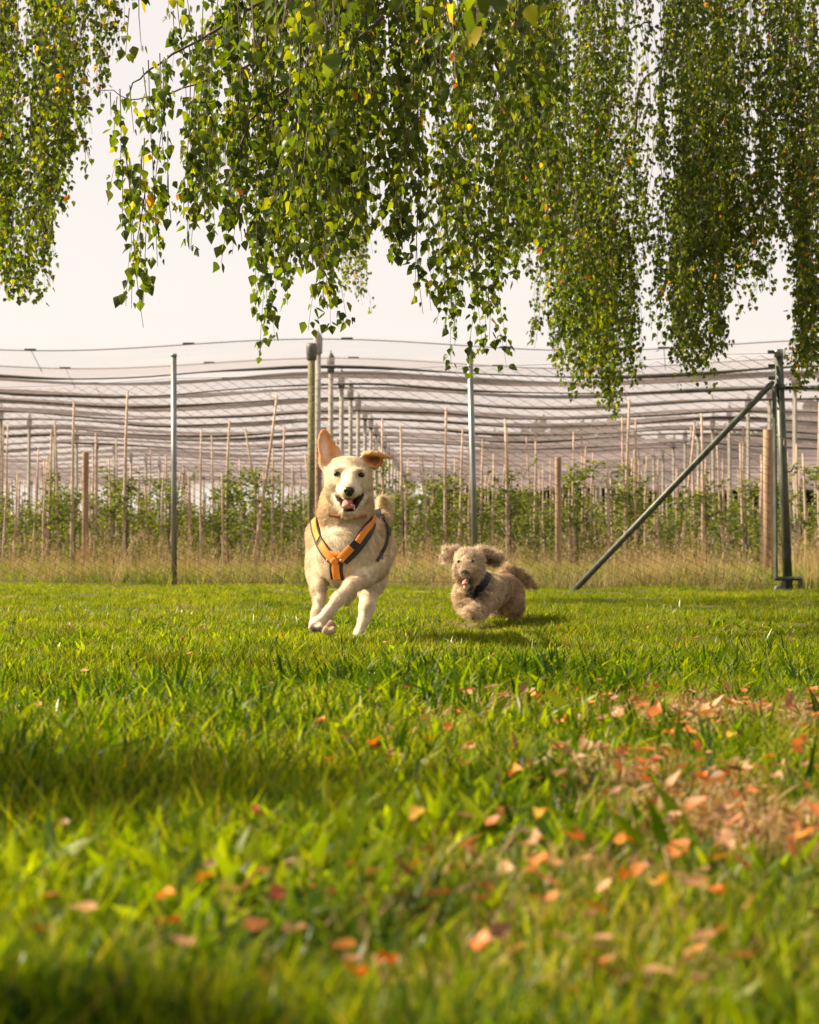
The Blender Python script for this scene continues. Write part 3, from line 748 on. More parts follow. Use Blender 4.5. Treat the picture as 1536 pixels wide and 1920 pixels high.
#PART3
# ------------------------------------------------------------------ sculpting with distance fields
class Field:
    def __init__(s, lo, hi, h):
        s.lo = np.array(lo, float); s.h = h
        s.n = np.ceil((np.array(hi) - s.lo) / h).astype(int) + 1
        s.f = np.full(s.n, 0.08, np.float32)
    def win(s, c0, c1, pad):
        a = np.maximum(np.floor((np.minimum(c0, c1) - pad - s.lo) / s.h).astype(int), 0)
        b = np.minimum(np.ceil((np.maximum(c0, c1) + pad - s.lo) / s.h).astype(int) + 1, s.n)
        ax = [s.lo[k] + s.h * np.arange(a[k], b[k]) for k in range(3)]
        G = np.meshgrid(*ax, indexing='ij')
        return (slice(a[0], b[0]), slice(a[1], b[1]), slice(a[2], b[2])), np.stack(G, -1)
    def comb(s, sl, d, k, sub=False):
        f = s.f[sl]
        if sub:
            g = -d; hh = np.clip(0.5 - 0.5 * (f - g) / k, 0, 1) if k > 0 else (g > f) * 1.0
            s.f[sl] = f * (1 - hh) + g * hh + k * hh * (1 - hh)
        else:
            hh = np.clip(0.5 + 0.5 * (f - d) / k, 0, 1)
            s.f[sl] = f * (1 - hh) + d * hh - k * hh * (1 - hh)
    def cap(s, a, b, ra, rb, k=0.02, sub=False):
        a = np.array(a, float); b = np.array(b, float)
        sl, G = s.win(a, b, max(ra, rb) + 0.07)
        ab = b - a; t = np.clip(((G - a) @ ab) / (ab @ ab + 1e-12), 0, 1)
        d = np.linalg.norm(G - a - t[..., None] * ab, axis=-1) - (ra + (rb - ra) * t)
        s.comb(sl, d.astype(np.float32), k, sub)
    def chain(s, pts, rad, k=0.015):
        for i in range(len(pts) - 1): s.cap(pts[i], pts[i + 1], rad[i], rad[i + 1], k)
    def ell(s, c, r, k=0.02, ax=None, sub=False):
        c = np.array(c, float); r = np.array(r, float)
        sl, G = s.win(c, c, max(r) + 0.07)
        q = G - c
        if ax is not None: q = q @ np.array(ax, float).T      # rows of ax = local axes
        k0 = np.linalg.norm(q / r, axis=-1); k1 = np.linalg.norm(q / (r * r), axis=-1) + 1e-9
        s.comb(sl, (k0 * (k0 - 1) / k1).astype(np.float32), k, sub)
    def mesh(s):
        f = s.f; n = np.array(f.shape) - 1
        ins = f < 0
        corners = [(i, j, k) for i in (0, 1) for j in (0, 1) for k in (0, 1)]
        cnt = sum(ins[i:n[0] + i, j:n[1] + j, k:n[2] + k].astype(np.int8) for i, j, k in corners)
        act = (cnt > 0) & (cnt < 8)
        idx = np.full(n, -1, np.int64); ci = np.argwhere(act); idx[act] = np.arange(len(ci))
        acc = np.zeros((len(ci), 3)); num = np.zeros(len(ci))
        for a_ in range(3):
            for u in (0, 1):
                for v in (0, 1):
                    o0 = [0, 0, 0]; o0[(a_ + 1) % 3] = u; o0[(a_ + 2) % 3] = v; o1 = list(o0); o1[a_] = 1
                    p0 = ci + o0; p1 = ci + o1
                    f0 = f[p0[:, 0], p0[:, 1], p0[:, 2]]; f1 = f[p1[:, 0], p1[:, 1], p1[:, 2]]
                    m = (f0 < 0) != (f1 < 0)
                    t = np.where(m, f0 / (f0 - f1 + 1e-12), 0)
                    pt = p0.astype(float); pt[:, a_] += t
                    acc[m] += pt[m]; num[m] += 1
        V = s.lo + s.h * acc / num[:, None]
        Q = []
        for a_ in range(3):
            b_, c_ = (a_ + 1) % 3, (a_ + 2) % 3
            sl0 = [slice(1, -1)] * 3; sl0[a_] = slice(0, -1); sl1 = list(sl0); sl1[a_] = slice(1, None)
            s0 = ins[tuple(sl0)]; s1 = ins[tuple(sl1)]
            e = np.argwhere(s0 != s1); fl = s0[e[:, 0], e[:, 1], e[:, 2]]
            off = [1, 1, 1]; off[a_] = 0; e = e + off
            q = []
            for (du, dv) in ((-1, -1), (0, -1), (0, 0), (-1, 0)):
                o = [0, 0, 0]; o[b_] = du; o[c_] = dv; p = e + o
                q.append(idx[p[:, 0], p[:, 1], p[:, 2]])
            q = np.stack(q, 1); q[~fl] = q[~fl][:, ::-1]
            Q.append(q)
        return V, np.concatenate(Q)
def relax(V, Q, it=2, lam=0.45):
    E = np.concatenate([Q[:, [0, 1]], Q[:, [1, 2]], Q[:, [2, 3]], Q[:, [3, 0]]])
    E = np.concatenate([E, E[:, ::-1]])
    deg = np.bincount(E[:, 0], minlength=len(V))[:, None] + 1e-9
    for _ in range(it):
        S = np.stack([np.bincount(E[:, 0], V[E[:, 1], k], len(V)) for k in range(3)], -1) / deg
        V = V + lam * (S - V)
    return V
def gauss(V, c, r): return np.exp(-((np.linalg.norm((V - np.array(c)) / np.array(r), axis=1)) ** 2))
def blend(C, col, wgt): wgt = np.clip(wgt, 0, 1)[:, None]; return C * (1 - wgt) + np.array(col) * wgt
def segdist(V, a, b):
    a = np.array(a); b = np.array(b); ab = b - a; t = np.clip(((V - a) @ ab) / (ab @ ab), 0, 1)
    return np.linalg.norm(V - a - t[:, None] * ab, axis=1)

def fur_material(name, rough=0.75):
    m, nt, N, L = new_mat(name)
    b = N['Principled BSDF']; b.inputs['Roughness'].default_value = rough
    b.inputs['Specular IOR Level'].default_value = 0.25
    b.inputs['Sheen Weight'].default_value = 0.15
    at = N.new('ShaderNodeAttribute'); at.attribute_name = 'col'
    v = coord(nt, 'Object'); f = noise(nt, 60, 5, v); f2 = noise(nt, 14, 3, v)
    c = mixc(nt, at.outputs['Color'], ramp(nt, f, 0.3, 0.7, (0.82, 0.80, 0.76), (1.1, 1.08, 1.05)), 1.0, 'MULTIPLY')
    c = mixc(nt, c, ramp(nt, f2, 0.3, 0.7, (0.88, 0.84, 0.78), (1.05, 1.05, 1.05)), 1.0, 'MULTIPLY')
    L.new(c, b.inputs['Base Color'])
    bn = N.new('ShaderNodeBump'); bn.inputs['Strength'].default_value = 0.35; bn.inputs['Distance'].default_value = 0.003
    L.new(f, bn.inputs['Height']); L.new(bn.outputs[0], b.inputs['Normal'])
    return m
def hair_material(name):
    m, nt, N, L = new_mat(name); N.remove(N['Principled BSDF'])
    at = N.new('ShaderNodeAttribute'); at.attribute_name = 'col'
    d = N.new('ShaderNodeBsdfDiffuse'); t = N.new('ShaderNodeBsdfTranslucent'); L.new(at.outputs['Color'], d.inputs[0]); L.new(at.outputs['Color'], t.inputs[0])
    mx = N.new('ShaderNodeMixShader'); mx.inputs[0].default_value = 0.35
    L.new(d.outputs[0], mx.inputs[1]); L.new(t.outputs[0], mx.inputs[2]); L.new(mx.outputs[0], N['Material Output'].inputs[0])
    return m
M['fur'] = fur_material('dog_coat'); M['hair'] = hair_material('dog_hair')

def surf_samples(V, Q, n, r, wv=None):
    T = np.concatenate([Q[:, [0, 1, 2]], Q[:, [0, 2, 3]]])
    a, b, c = V[T[:, 0]], V[T[:, 1]], V[T[:, 2]]
    nr = np.cross(b - a, c - a); ar = np.linalg.norm(nr, axis=1)
    p = ar.copy()
    if wv is not None: p = p * wv[T].mean(1)
    k = r.choice(len(T), n, p=p / p.sum())
    u = r.uniform(0, 1, (n, 2)); fl = u.sum(1) > 1; u[fl] = 1 - u[fl]; w0 = 1 - u.sum(1)
    bc = np.stack([w0, u[:, 0], u[:, 1]], 1)
    P_ = (V[T[k]] * bc[..., None]).sum(1)
    return P_, T[k], bc
def vnormals(V, Q):
    fn = np.cross(V[Q[:, 2]] - V[Q[:, 0]], V[Q[:, 3]] - V[Q[:, 1]])
    N_ = np.stack([np.bincount(Q.ravel(), np.repeat(fn[:, k], 4), len(V)) for k in range(3)], -1)
    return unit(N_)
def fur(V, Q, VN, C, n, flow, length, width, lift, seed, wv, curl=0.0, seg=2, vary=0.12, mess=0.35, mess_s=60.0):
    """hair strands as tapered ribbons; flow(P)->dir, length(P)->m"""
    r = np.random.default_rng(seed)
    P_, T, bc = surf_samples(V, Q, n, r, wv)
    Nn = unit((VN[T] * bc[..., None]).sum(1)); Cc = (C[T] * bc[..., None]).sum(1)
    cn = np.stack([vnoise(P_[:, 0] + P_[:, 1] * .7, P_[:, 2] + P_[:, 1] * .3, mess_s, 60 + q_) for q_ in range(3)], -1)
    fl = flow(P_) + r.normal(0, 0.22, (n, 3)) + mess * cn; tg = unit(fl - Nn * (fl * Nn).sum(1, keepdims=True))
    d = unit(tg * (1 - lift) + Nn * lift)
    L_ = length(P_) * r.uniform(0.6, 1.25, n)
    side = unit(np.cross(d, Nn) + r.normal(0, 0.3, (n, 3)))
    t = np.linspace(0, 1, seg + 1)
    pos = P_[:, None] - Nn[:, None] * 0.002 + d[:, None] * (L_[:, None] * t)[..., None] + (tg - Nn * 0.3)[:, None] * (L_[:, None] * 0.35 * t ** 2)[..., None]
    if curl:
        ph = r.uniform(0, 6.28, n)[:, None]; fr = r.uniform(4.0, 8.0, n)[:, None]
        pos = pos + side[:, None] * (np.sin(ph + fr * t) - np.sin(ph))[..., None] * (curl * L_)[:, None, None] \
                  + Nn[:, None] * (np.cos(ph + fr * t) - np.cos(ph))[..., None] * (curl * 0.7 * L_)[:, None, None]
    W = width * np.clip(1 - t ** 1.6, 0.08, 1)[None] * r.uniform(0.7, 1.3, n)[:, None]
    Vr = np.stack([pos - side[:, None] * W[..., None] * .5, pos + side[:, None] * W[..., None] * .5], 2).reshape(-1, 3)
    base = (np.arange(n) * (seg + 1) * 2)[:, None]; k = np.arange(seg)
    q = np.stack([base + 2 * k, base + 2 * k + 1, base + 2 * k + 3, base + 2 * k + 2], -1).reshape(-1, 4)
    Cr = np.repeat(Cc * r.uniform(1 - vary, 1 + vary, (n, 1)), (seg + 1) * 2, 0)
    return Vr, q, Cr
def bvh_of(V, Q): return BVHTree.FromPolygons([tuple(v) for v in V], [tuple(int(k) for k in q) for q in Q])
CAMP = Vector((0, 0, CAMZ))
def hit(bv, px, py, off=0.0):
    d = (P(px, py, 6.0) - CAMP).normalized()
    loc, nrm, i, dist = bv.ray_cast(CAMP, d, 20)
    if loc is None: return None, None
    return loc + nrm * off, nrm
def strap(bv, pts, width, thick, name, mat, parent, off=0.002, n=28, dirs=None):
    """a webbing strap laid on the coat: pts = photo pixels of its centre line, width in m, thickness outward"""
    pts = np.array(pts, float); s_ = np.concatenate([[0], np.cumsum(np.linalg.norm(np.diff(pts, axis=0), axis=1))])
    t = np.linspace(0, s_[-1], n); X_ = np.interp(t, s_, pts[:, 0]); Y_ = np.interp(t, s_, pts[:, 1])
    C_ = []; N_ = []
    for a, b in zip(X_, Y_):
        l, m = hit(bv, a, b)
        if l is not None: C_.append(l); N_.append(m)
    C_ = [sum((C_[min(max(k + e, 0), len(C_) - 1)] for e in (-2, -1, 0, 1, 2)), Vector()) / 5 for k in range(len(C_))]
    N_ = [sum((N_[min(max(k + e, 0), len(N_) - 1)] for e in (-3, -2, -1, 0, 1, 2, 3)), Vector()).normalized() for k in range(len(N_))]
    mb = MB(); V = []; F = []
    for k in range(len(C_)):
        tg = (C_[min(k + 1, len(C_) - 1)] - C_[max(k - 1, 0)]).normalized()
        sd = tg.cross(N_[k]).normalized(); nn = sd.cross(tg).normalized()
        if nn.dot(N_[k]) < 0: nn = -nn
        o = C_[k] + nn * off
        e = thick * 0.4
        for (a, b) in ((-.5, 0), (-.5, thick - e), (-.44, thick), (.44, thick), (.5, thick - e), (.5, 0)): V.append(o + sd * a * width + nn * b)
    m = len(C_)
    for k in range(m - 1):
        for j in range(6):
            F.append((k * 6 + j, k * 6 + (j + 1) % 6, (k + 1) * 6 + (j + 1) % 6, (k + 1) * 6 + j))
    F.append(tuple(range(6))); F.append(tuple((m - 1) * 6 + j for j in range(6))[::-1])
    mb.add(V, F); return mb.build(name, mat, parent)
def np_obj(name, V, q, C, mat, root, smooth=True, **kw):
    off = np.array(root.location) if root.parent is None else np.array(root.parent.location)
    return link(name, mesh_np(name, V - off, quads=q, col=C, smooth=smooth), mat, root, **kw)
def ellip_obj(name, c, r, mat, parent, ax=None, k=14):
    mb = MB(); V = []; F = []
    for i in range(k + 1):
        th = math.pi * i / k
        for j in range(2 * k):
            ph = math.pi * j / k
            v = np.array([math.sin(th) * math.cos(ph) * r[0], math.sin(th) * math.sin(ph) * r[1], math.cos(th) * r[2]])
            if ax is not None: v = v @ np.array(ax)
            V.append(Vector(c) + Vector(v))
    for i in range(k):
        for j in range(2 * k):
            F.append((i * 2 * k + j, i * 2 * k + (j + 1) % (2 * k), (i + 1) * 2 * k + (j + 1) % (2 * k), (i + 1) * 2 * k + j))
    mb.add(V, F); return mb.build(name, mat, parent)
def axes(a, b):
    """orthonormal rows: a, b made perpendicular, and their cross"""
    a = Vector(a).normalized(); b = Vector(b); b = (b - a * a.dot(b)).normalized(); c = a.cross(b)
    return [tuple(a), tuple(b), tuple(c)]

# ------------------------------------------------------------------ the tan dog
def tan_dog():
    fd = Field((-0.36, 5.45, 0.02), (0.05, 7.02, 0.75), 0.004)
    # trunk
    fd.ell(P(653, 1030, 6.12), (0.102, 0.18, 0.120), 0.03)
    fd.ell(P(652, 1042, 5.98), (0.095, 0.08, 0.105), 0.04)          # forechest
    fd.cap(P(656, 1026, 6.15), P(677, 1020, 6.62), 0.097, 0.078, 0.035)
    fd.ell(P(687, 1018, 6.70), (0.084, 0.14, 0.092), 0.04)          # rump
    fd.cap(P(664, 1048, 6.25), P(682, 1030, 6.55), 0.080, 0.06, 0.04)
    # neck with ruff
    fd.cap(P(654, 1005, 6.06), P(650, 915, 6.02), 0.098, 0.066, 0.035)
    fd.ell(P(648, 962, 6.00), (0.084, 0.068, 0.058), 0.025)
    fd.ell(P(649, 938, 6.03), (0.076, 0.06, 0.050), 0.03)
    # skull
    fd.ell(P(653, 886, 5.86), (0.071, 0.080, 0.052), 0.02)
    fd.ell(P(653.5, 902, 5.845), (0.069, 0.062, 0.044), 0.02)         # cheeks
    fd.ell(P(626, 922, 5.85), (0.026, 0.04, 0.036), 0.02)
    fd.ell(P(683, 923, 5.85), (0.026, 0.04, 0.036), 0.02)
    # brows
    fd.ell(P(634, 880, 5.775), (0.013, 0.010, 0.006), 0.016)
    fd.ell(P(674, 881, 5.775), (0.013, 0.010, 0.006), 0.016)
    # upper muzzle
    fd.cap(P(654, 896, 5.80), P(654.5, 917, 5.690), 0.032, 0.020, 0.022)
    fd.cap(P(642, 918, 5.775), P(648, 926, 5.695), 0.020, 0.0125, 0.010)
    fd.cap(P(667, 918, 5.775), P(661, 926, 5.695), 0.020, 0.0125, 0.010)
    # dropped lower jaw: a U of lip running down from the mouth corners to the chin
    fd.cap(P(653, 940, 5.84), P(654, 954, 5.775), 0.042, 0.024, 0.015)
    fd.chain([P(629, 932, 5.80), P(636, 948, 5.768), P(646, 960, 5.735)], [0.012, 0.010, 0.009], 0.008)
    fd.chain([P(681, 931, 5.80), P(673, 948, 5.768), P(663, 960, 5.735)], [0.013, 0.0105, 0.009], 0.008)
    fd.cap(P(646, 961, 5.735), P(663, 961, 5.735), 0.0095, 0.0095, 0.008)
    # open mouth cut between the jaws
    fd.ell(P(654.5, 943, 5.745), (0.0235, 0.055, 0.0125), 0.004, sub=True)
    fd.ell(P(654.5, 950, 5.735), (0.0175, 0.042, 0.0135), 0.004, sub=True)
    fd.cap(P(645, 938, 5.745), P(631, 930, 5.770), 0.0085, 0.0040, 0.004, sub=True)
    fd.cap(P(664, 938, 5.745), P(679.5, 929, 5.770), 0.0085, 0.0045, 0.004, sub=True)
    # eye sockets
    fd.ell(P(633, 888.6, 5.775), (0.011, 0.010, 0.009), 0.010, sub=True)
    fd.ell(P(676, 890.5, 5.775), (0.011, 0.010, 0.009), 0.010, sub=True)
    # raised ear (left in the photo)
    ea = axes(P(607, 806, 5.86) - P(615, 868, 5.86), (0.9, 0.35, 0))
    fd.ell(P(611.5, 841, 5.865), (0.062, 0.0265, 0.0105), 0.008, ea)
    fd.ell(P(619, 868, 5.865), (0.030, 0.034, 0.018), 0.018, ea)
    fd.chain([P(624, 834, 5.868), P(631, 846, 5.868), P(638, 860, 5.868)], [0.006, 0.0095, 0.013], 0.012)
    fd.ell(P(609.5, 838, 5.848), (0.048, 0.0185, 0.010), 0.005, ea, sub=True)
    fd.ell(P(614, 862, 5.840), (0.022, 0.0135, 0.013), 0.008, ea, sub=True)
    # folded ear flying to the side
    eb = axes(P(728, 857, 5.85) - P(686, 849, 5.85), (0, 1, 0.12))
    fd.ell(P(693, 858, 5.872), (0.026, 0.024, 0.018), 0.014)
    fd.ell(P(700, 864, 5.872), (0.024, 0.020, 0.013), 0.010)
    fd.chain([P(684, 852, 5.85), P(696, 849, 5.835), P(708, 850, 5.835), P(718, 855, 5.84), P(729, 858, 5.845)], [0.010, 0.0072, 0.0065, 0.0055, 0.0045], 0.008)
    fd.ell(P(706, 852, 5.855), (0.037, 0.026, 0.0050), 0.008, eb)
    fd.chain([P(690, 871, 5.850), P(703, 876, 5.852), P(711, 871, 5.852), P(716, 860, 5.85)], [0.007, 0.0048, 0.0042, 0.0045], 0.006)
    fd.ell(P(700, 862, 5.842), (0.0215, 0.020, 0.0095), 0.005, sub=True)
    # shoulders and the near-vertical foreleg (left in the photo)
    fd.cap(P(607, 1005, 6.08), P(603, 1060, 6.05), 0.058, 0.048, 0.035)
    fd.cap(P(603, 1060, 6.05), P(598, 1082, 6.03), 0.042, 0.032, 0.03)
    fd.chain([P(596, 1080, 6.03), P(597, 1103, 5.99), P(599, 1128, 5.96), P(595, 1146, 5.94)], [0.031, 0.0225, 0.0165, 0.0155], 0.015)
    fd.chain([P(595, 1146, 5.94), P(593, 1158, 5.94), P(590, 1168, 5.93)], [0.0155, 0.0145, 0.017], 0.012)
    # crossing foreleg (right shoulder, paw comes to the left)
    fd.cap(P(700, 1010, 6.08), P(697, 1062, 6.02), 0.058, 0.050, 0.035)
    fd.cap(P(699, 1062, 6.02), P(684, 1084, 5.94), 0.045, 0.029, 0.02)
    fd.chain([P(686, 1084, 5.93), P(660, 1098, 5.87), P(634, 1124, 5.82), P(616, 1148, 5.80)], [0.028, 0.0225, 0.0185, 0.0165], 0.012)
    fd.chain([P(616, 1148, 5.80), P(604, 1162, 5.80), P(597, 1169, 5.79)], [0.0165, 0.016, 0.017], 0.010)
    # paws: toes side by side
    for (cx_, cy_, Yp, toes) in ((592, 1172, 5.78, ((-8.5, -1), (-3, 2.5), (3.5, 2.5), (9, -1))), (617, 1175, 5.90, ((-8, 2), (-3, 4.5), (3, 5), (8, 2)))):
        fd.ell(P(cx_, cy_ - 2, Yp + 0.01), (0.021, 0.022, 0.017), 0.012)
        for (tx, ty) in toes: fd.ell(P(cx_ + tx, cy_ + ty + 4, Yp - 0.012), (0.0082, 0.014, 0.0115), 0.0035)
    fd.cap(P(595, 1150, 5.93), P(613, 1172, 5.92), 0.015, 0.018, 0.012)
    # hind legs; the right one reaches down, foot in the grass
    fd.cap(P(705, 1030, 6.66), P(696, 1092, 6.50), 0.070, 0.044, 0.04)
    fd.cap(P(696, 1090, 6.50), P(690, 1112, 6.42), 0.043, 0.030, 0.03)
    fd.chain([P(692, 1108, 6.42), P(688, 1140, 6.36), P(681, 1165, 6.33), P(673, 1184, 6.28)], [0.032, 0.025, 0.0165, 0.0135], 0.015)
    fd.chain([P(673, 1184, 6.28), P(665, 1200, 6.16), P(658, 1214, 6.10)], [0.0135, 0.0125, 0.0135], 0.010)
    for tx in (-6, -1, 4, 8): fd.ell(P(657 + tx, 1216, 6.06), (0.0075, 0.016, 0.010), 0.004)
    fd.cap(P(668, 1035, 6.62), P(660, 1085, 6.55), 0.065, 0.042, 0.04)
    fd.chain([P(660, 1083, 6.55), P(655, 1108, 6.62), P(650, 1128, 6.72)], [0.040, 0.028, 0.018], 0.02)
    # tail held up behind the rump
    fd.chain([P(706, 985, 6.80), P(717, 962, 6.88), P(719, 945, 6.86), P(716, 932, 6.80)], [0.026, 0.024, 0.017, 0.006], 0.02)
    # creases: foreleg against the chest, shoulder against the flank, hollows beside the muzzle
    fd.cap(P(618, 1050, 5.945), P(616, 1092, 5.985), 0.004, 0.010, 0.014, sub=True)
    fd.cap(P(707, 1015, 5.985), P(712, 1062, 6.00), 0.006, 0.010, 0.018, sub=True)
    fd.cap(P(676, 1052, 5.895), P(668, 1076, 5.895), 0.004, 0.006, 0.014, sub=True)
    fd.cap(P(612, 985, 5.955), P(622, 972, 5.93), 0.004, 0.004, 0.014, sub=True)
    fd.cap(P(690, 1092, 6.42), P(700, 1075, 6.40), 0.004, 0.006, 0.014, sub=True)
    for hx_ in (637, 671): fd.ell(P(hx_, 903, 5.765), (0.010, 0.014, 0.013), 0.016, sub=True)
    V, Q = fd.mesh(); V = relax(V, Q, 2, 0.4); VN = vnormals(V, Q)
    # coat colours, some with shade painted in
    C = np.tile(np.array([0.66, 0.54, 0.385]), (len(V), 1))
    back = np.clip((V[:, 2] - P(0, 1015, 6.2).z) * 9, 0, 1) * np.clip((V[:, 1] - 6.0) * 6, 0, 1)
    C = blend(C, (0.50, 0.31, 0.14), back * 0.95)
    C = blend(C, (0.56, 0.40, 0.22), 0.7 * gauss(V, P(728, 1030, 6.2), (0.035, 0.3, 0.12)))
    C = blend(C, (0.56, 0.39, 0.21), 0.7 * gauss(V, P(577, 1010, 6.1), (0.022, 0.2, 0.09)))
    C = blend(C, (0.50, 0.31, 0.14), 0.85 * gauss(V, P(596, 950, 6.0), (0.035, 0.14, 0.09)))
    C = blend(C, (0.50, 0.31, 0.14), 0.85 * gauss(V, P(706, 950, 6.0), (0.035, 0.14, 0.09)))
    C = blend(C, (0.60, 0.41, 0.21), 0.6 * gauss(V, P(654, 862, 5.9), (0.09, 0.09, 0.030)))
    C = blend(C, (0.56, 0.37, 0.18), 0.6 * (gauss(V, P(606, 905, 5.88), (0.030, 0.08, 0.05)) + gauss(V, P(700, 905, 5.88), (0.030, 0.08, 0.05))))
    C = blend(C, (0.69, 0.585, 0.44), 0.8 * gauss(V, P(653, 895, 5.78), (0.075, 0.09, 0.075)))
    C = blend(C, (0.73, 0.62, 0.48), 0.7 * gauss(V, P(654, 912, 5.73), (0.042, 0.06, 0.05)))
    C = blend(C, (0.72, 0.62, 0.48), 0.9 * gauss(V, P(645, 1015, 5.92), (0.07, 0.09, 0.075)))
    legs = np.clip((P(0, 1090, 6).z - V[:, 2]) * 12, 0, 1); C = blend(C, (0.72, 0.60, 0.47), legs * 0.85)
    C = C * np.clip(1 + 0.10 * vnoise(V[:, 0] + V[:, 1], V[:, 2], 38.0, 5) + 0.08 * vnoise(V[:, 0], V[:, 2] * 0.5 + V[:, 1], 90.0, 6), 0.8, 1.15)[:, None]
    e1 = np.exp(-(segdist(V, P(607, 806, 5.865), P(612, 846, 5.865)) / 0.037) ** 4)
    e1 = np.maximum(e1, np.exp(-(segdist(V, P(624, 834, 5.868), P(637, 858, 5.868)) / 0.014) ** 4))
    C = blend(C, (0.62, 0.24, 0.05), e1)
    inn = np.exp(-(((V - np.array(P(610, 842, 5.852))) @ np.array(ea).T / np.array([0.045, 0.0135, 0.014])) ** 2).sum(1) ** 1.5)
    C = blend(C, (0.80, 0.56, 0.48), inn * 1.3)
    C = blend(C, (0.66, 0.24, 0.12), 0.8 * gauss(V, P(614, 864, 5.84), (0.014, 0.014, 0.014)))
    e2 = np.exp(-(segdist(V, P(694, 858, 5.86), P(728, 861, 5.86)) / 0.043) ** 4) * (V[:, 0] > P(683, 860, 5.86).x)
    C = blend(C, (0.62, 0.25, 0.055), e2)
    C = blend(C, (0.22, 0.11, 0.055), 1.3 * gauss(V, P(701, 862, 5.860), (0.022, 0.018, 0.0085)))  # shade under the folded ear flap, painted into the coat
    def chaind(pp, Yc=5.77):
        pp = [P(a, b, c_) for a, b, c_ in pp]; return np.min([segdist(V, pp[k], pp[k + 1]) for k in range(len(pp) - 1)], axis=0)
    def inpoly(poly):
        u = V[:, 0] / V[:, 1] * FPX + CX; v_ = HOR - (V[:, 2] - CAMZ) / V[:, 1] * FPX; ins_ = np.zeros(len(V), bool)
        for k in range(len(poly)):
            (x1, y1), (x2, y2) = poly[k], poly[k - 1]
            ins_ ^= ((y1 > v_) != (y2 > v_)) & (u < (x2 - x1) * (v_ - y1) / (y2 - y1 + 1e-9) + x1)
        return ins_
    mw = inpoly([(629, 927), (640, 934), (648, 937), (661, 937), (669, 933), (681, 926), (677, 940), (670, 950), (662, 958), (648, 959), (641, 950), (634, 938)]) & (V[:, 1] < 5.90) & (V[:, 1] > 5.60)
    C = blend(C, (0.05, 0.02, 0.018), mw * 1.0)
    C = blend(C, (0.022, 0.016, 0.015), 1.3 * np.exp(-(chaind([(628.5, 926, 5.79), (636, 944, 5.765), (646, 957, 5.728)]) / 0.0034) ** 4))
    C = blend(C, (0.022, 0.016, 0.015), 1.3 * np.exp(-(chaind([(681.5, 926, 5.79), (674, 944, 5.765), (663, 957, 5.728), (646, 957.5, 5.728)]) / 0.0046) ** 4))
    pads = gauss(V, P(592, 1181, 5.765), (0.02, 0.02, 0.008)); C = blend(C, (0.045, 0.035, 0.03), pads * 1.1)
    C = blend(C, (0.30, 0.18, 0.09), 1.0 * gauss(V, P(622, 1176, 5.90), (0.026, 0.03, 0.026)))  # second paw painted brown to carry its shade
    C = blend(C, (0.80, 0.68, 0.50), gauss(V, P(718, 945, 6.86), (0.05, 0.1, 0.045)))
    root = empty('large_dog', (P(655, 1100, 6.1).x, 6.15, 0), 'large tan and cream dog in an orange harness running with one ear up', 'dog')
    body = np_obj('body', V, Q, C, M['fur'], root)
    bv = bvh_of(V, Q)
    # short coat
    hx = np.array(P(654, 930, 5.70))
    def flow(p):
        head = np.clip((p[:, 2] - P(0, 985, 5.9).z) * 20, 0, 1)[:, None] * (p[:, 1] < 6.05)[:, None]
        away = unit(p - hx + np.array([0, 0, 0.0])); bodyf = np.tile(np.array([0.08, 0.6, -0.75]), (len(p), 1))
        up = (p[:, 2] > P(0, 856, 5.86).z)[:, None]
        f = away * head + bodyf * (1 - head)
        return np.where(up & (p[:, 0] < P(640, 0, 5.86).x)[:, None], np.array([0, 0.1, 1.0]), f)
    def length(p):
        face = gauss(p, P(654, 912, 5.74), (0.06, 0.07, 0.055)); neck = gauss(p, P(650, 965, 5.95), (0.15, 0.2, 0.07))
        ears = (p[:, 2] > P(0, 860, 5.86).z) * 1.0
        tail = gauss(p, P(712, 950, 6.85), (0.06, 0.08, 0.08)); paw = (p[:, 2] < P(0, 1120, 6).z) * 1.0
        return 0.0125 + 0.008 * neck + 0.026 * tail - 0.0088 * np.maximum(face, np.maximum(ears * .75, paw * 0.5))
    dark = C.sum(1) < 0.42
    wv = np.where(dark, 0, 1.0); wv = wv * (1 - np.clip(gauss(V, P(633, 888.6, 5.77), (.011,) * 3) + gauss(V, P(676, 890.5, 5.77), (.011,) * 3) + gauss(V, P(654.5, 921, 5.67), (.02,) * 3), 0, 1))
    wv = wv * (0.4 + np.clip((-VN[:, 1] + 0.75), 0, 1))
    Vr, q, Cr = fur(V, Q, VN, C, 130000, flow, length, 0.0015, 0.26, 3, wv, vary=0.24, mess=0.7, mess_s=55.0)
    np_obj('coat_hair', Vr, q, Cr, M['hair'], root, smooth=False, kind='stuff')
    # eyes, nose, tongue, teeth
    for (ex, ey) in ((633, 888.8), (676.3, 890.4)):
        l, n_ = hit(bv, ex, ey)
        c = l + Vector((0, 0.0015, 0))
        lid = ellip_obj('eye_rim', c + Vector((0, 0.0022, 0)), (0.0128, 0.0075, 0.0086), M['lid'], root)
        e = ellip_obj('eye', c, (0.0104, 0.0092, 0.0078), M['eye'], root)
    nc = P(654.8, 920.8, 5.667)
    nz = Field(np.array(nc) - 0.03, np.array(nc) + 0.03, 0.0015)
    nz.ell(nc + Vector((0, 0, 0.002)), (0.0165, 0.011, 0.0115), 0.006); nz.ell(nc + Vector((0, 0.002, -0.008)), (0.010, 0.009, 0.009), 0.006)
    for sx in (-1, 1): nz.ell(nc + Vector((sx * 0.0085, -0.009, -0.0015)), (0.0036, 0.006, 0.0030), 0.002, sub=True)
    Vn, Qn = nz.mesh(); np_obj('nose', relax(Vn, Qn, 2), Qn, np.ones((len(Vn), 3)) * 0.01, M['nose'], root)
    tg = Field(np.array(P(653, 945, 5.72)) - 0.06, np.array(P(653, 945, 5.72)) + 0.06, 0.002)
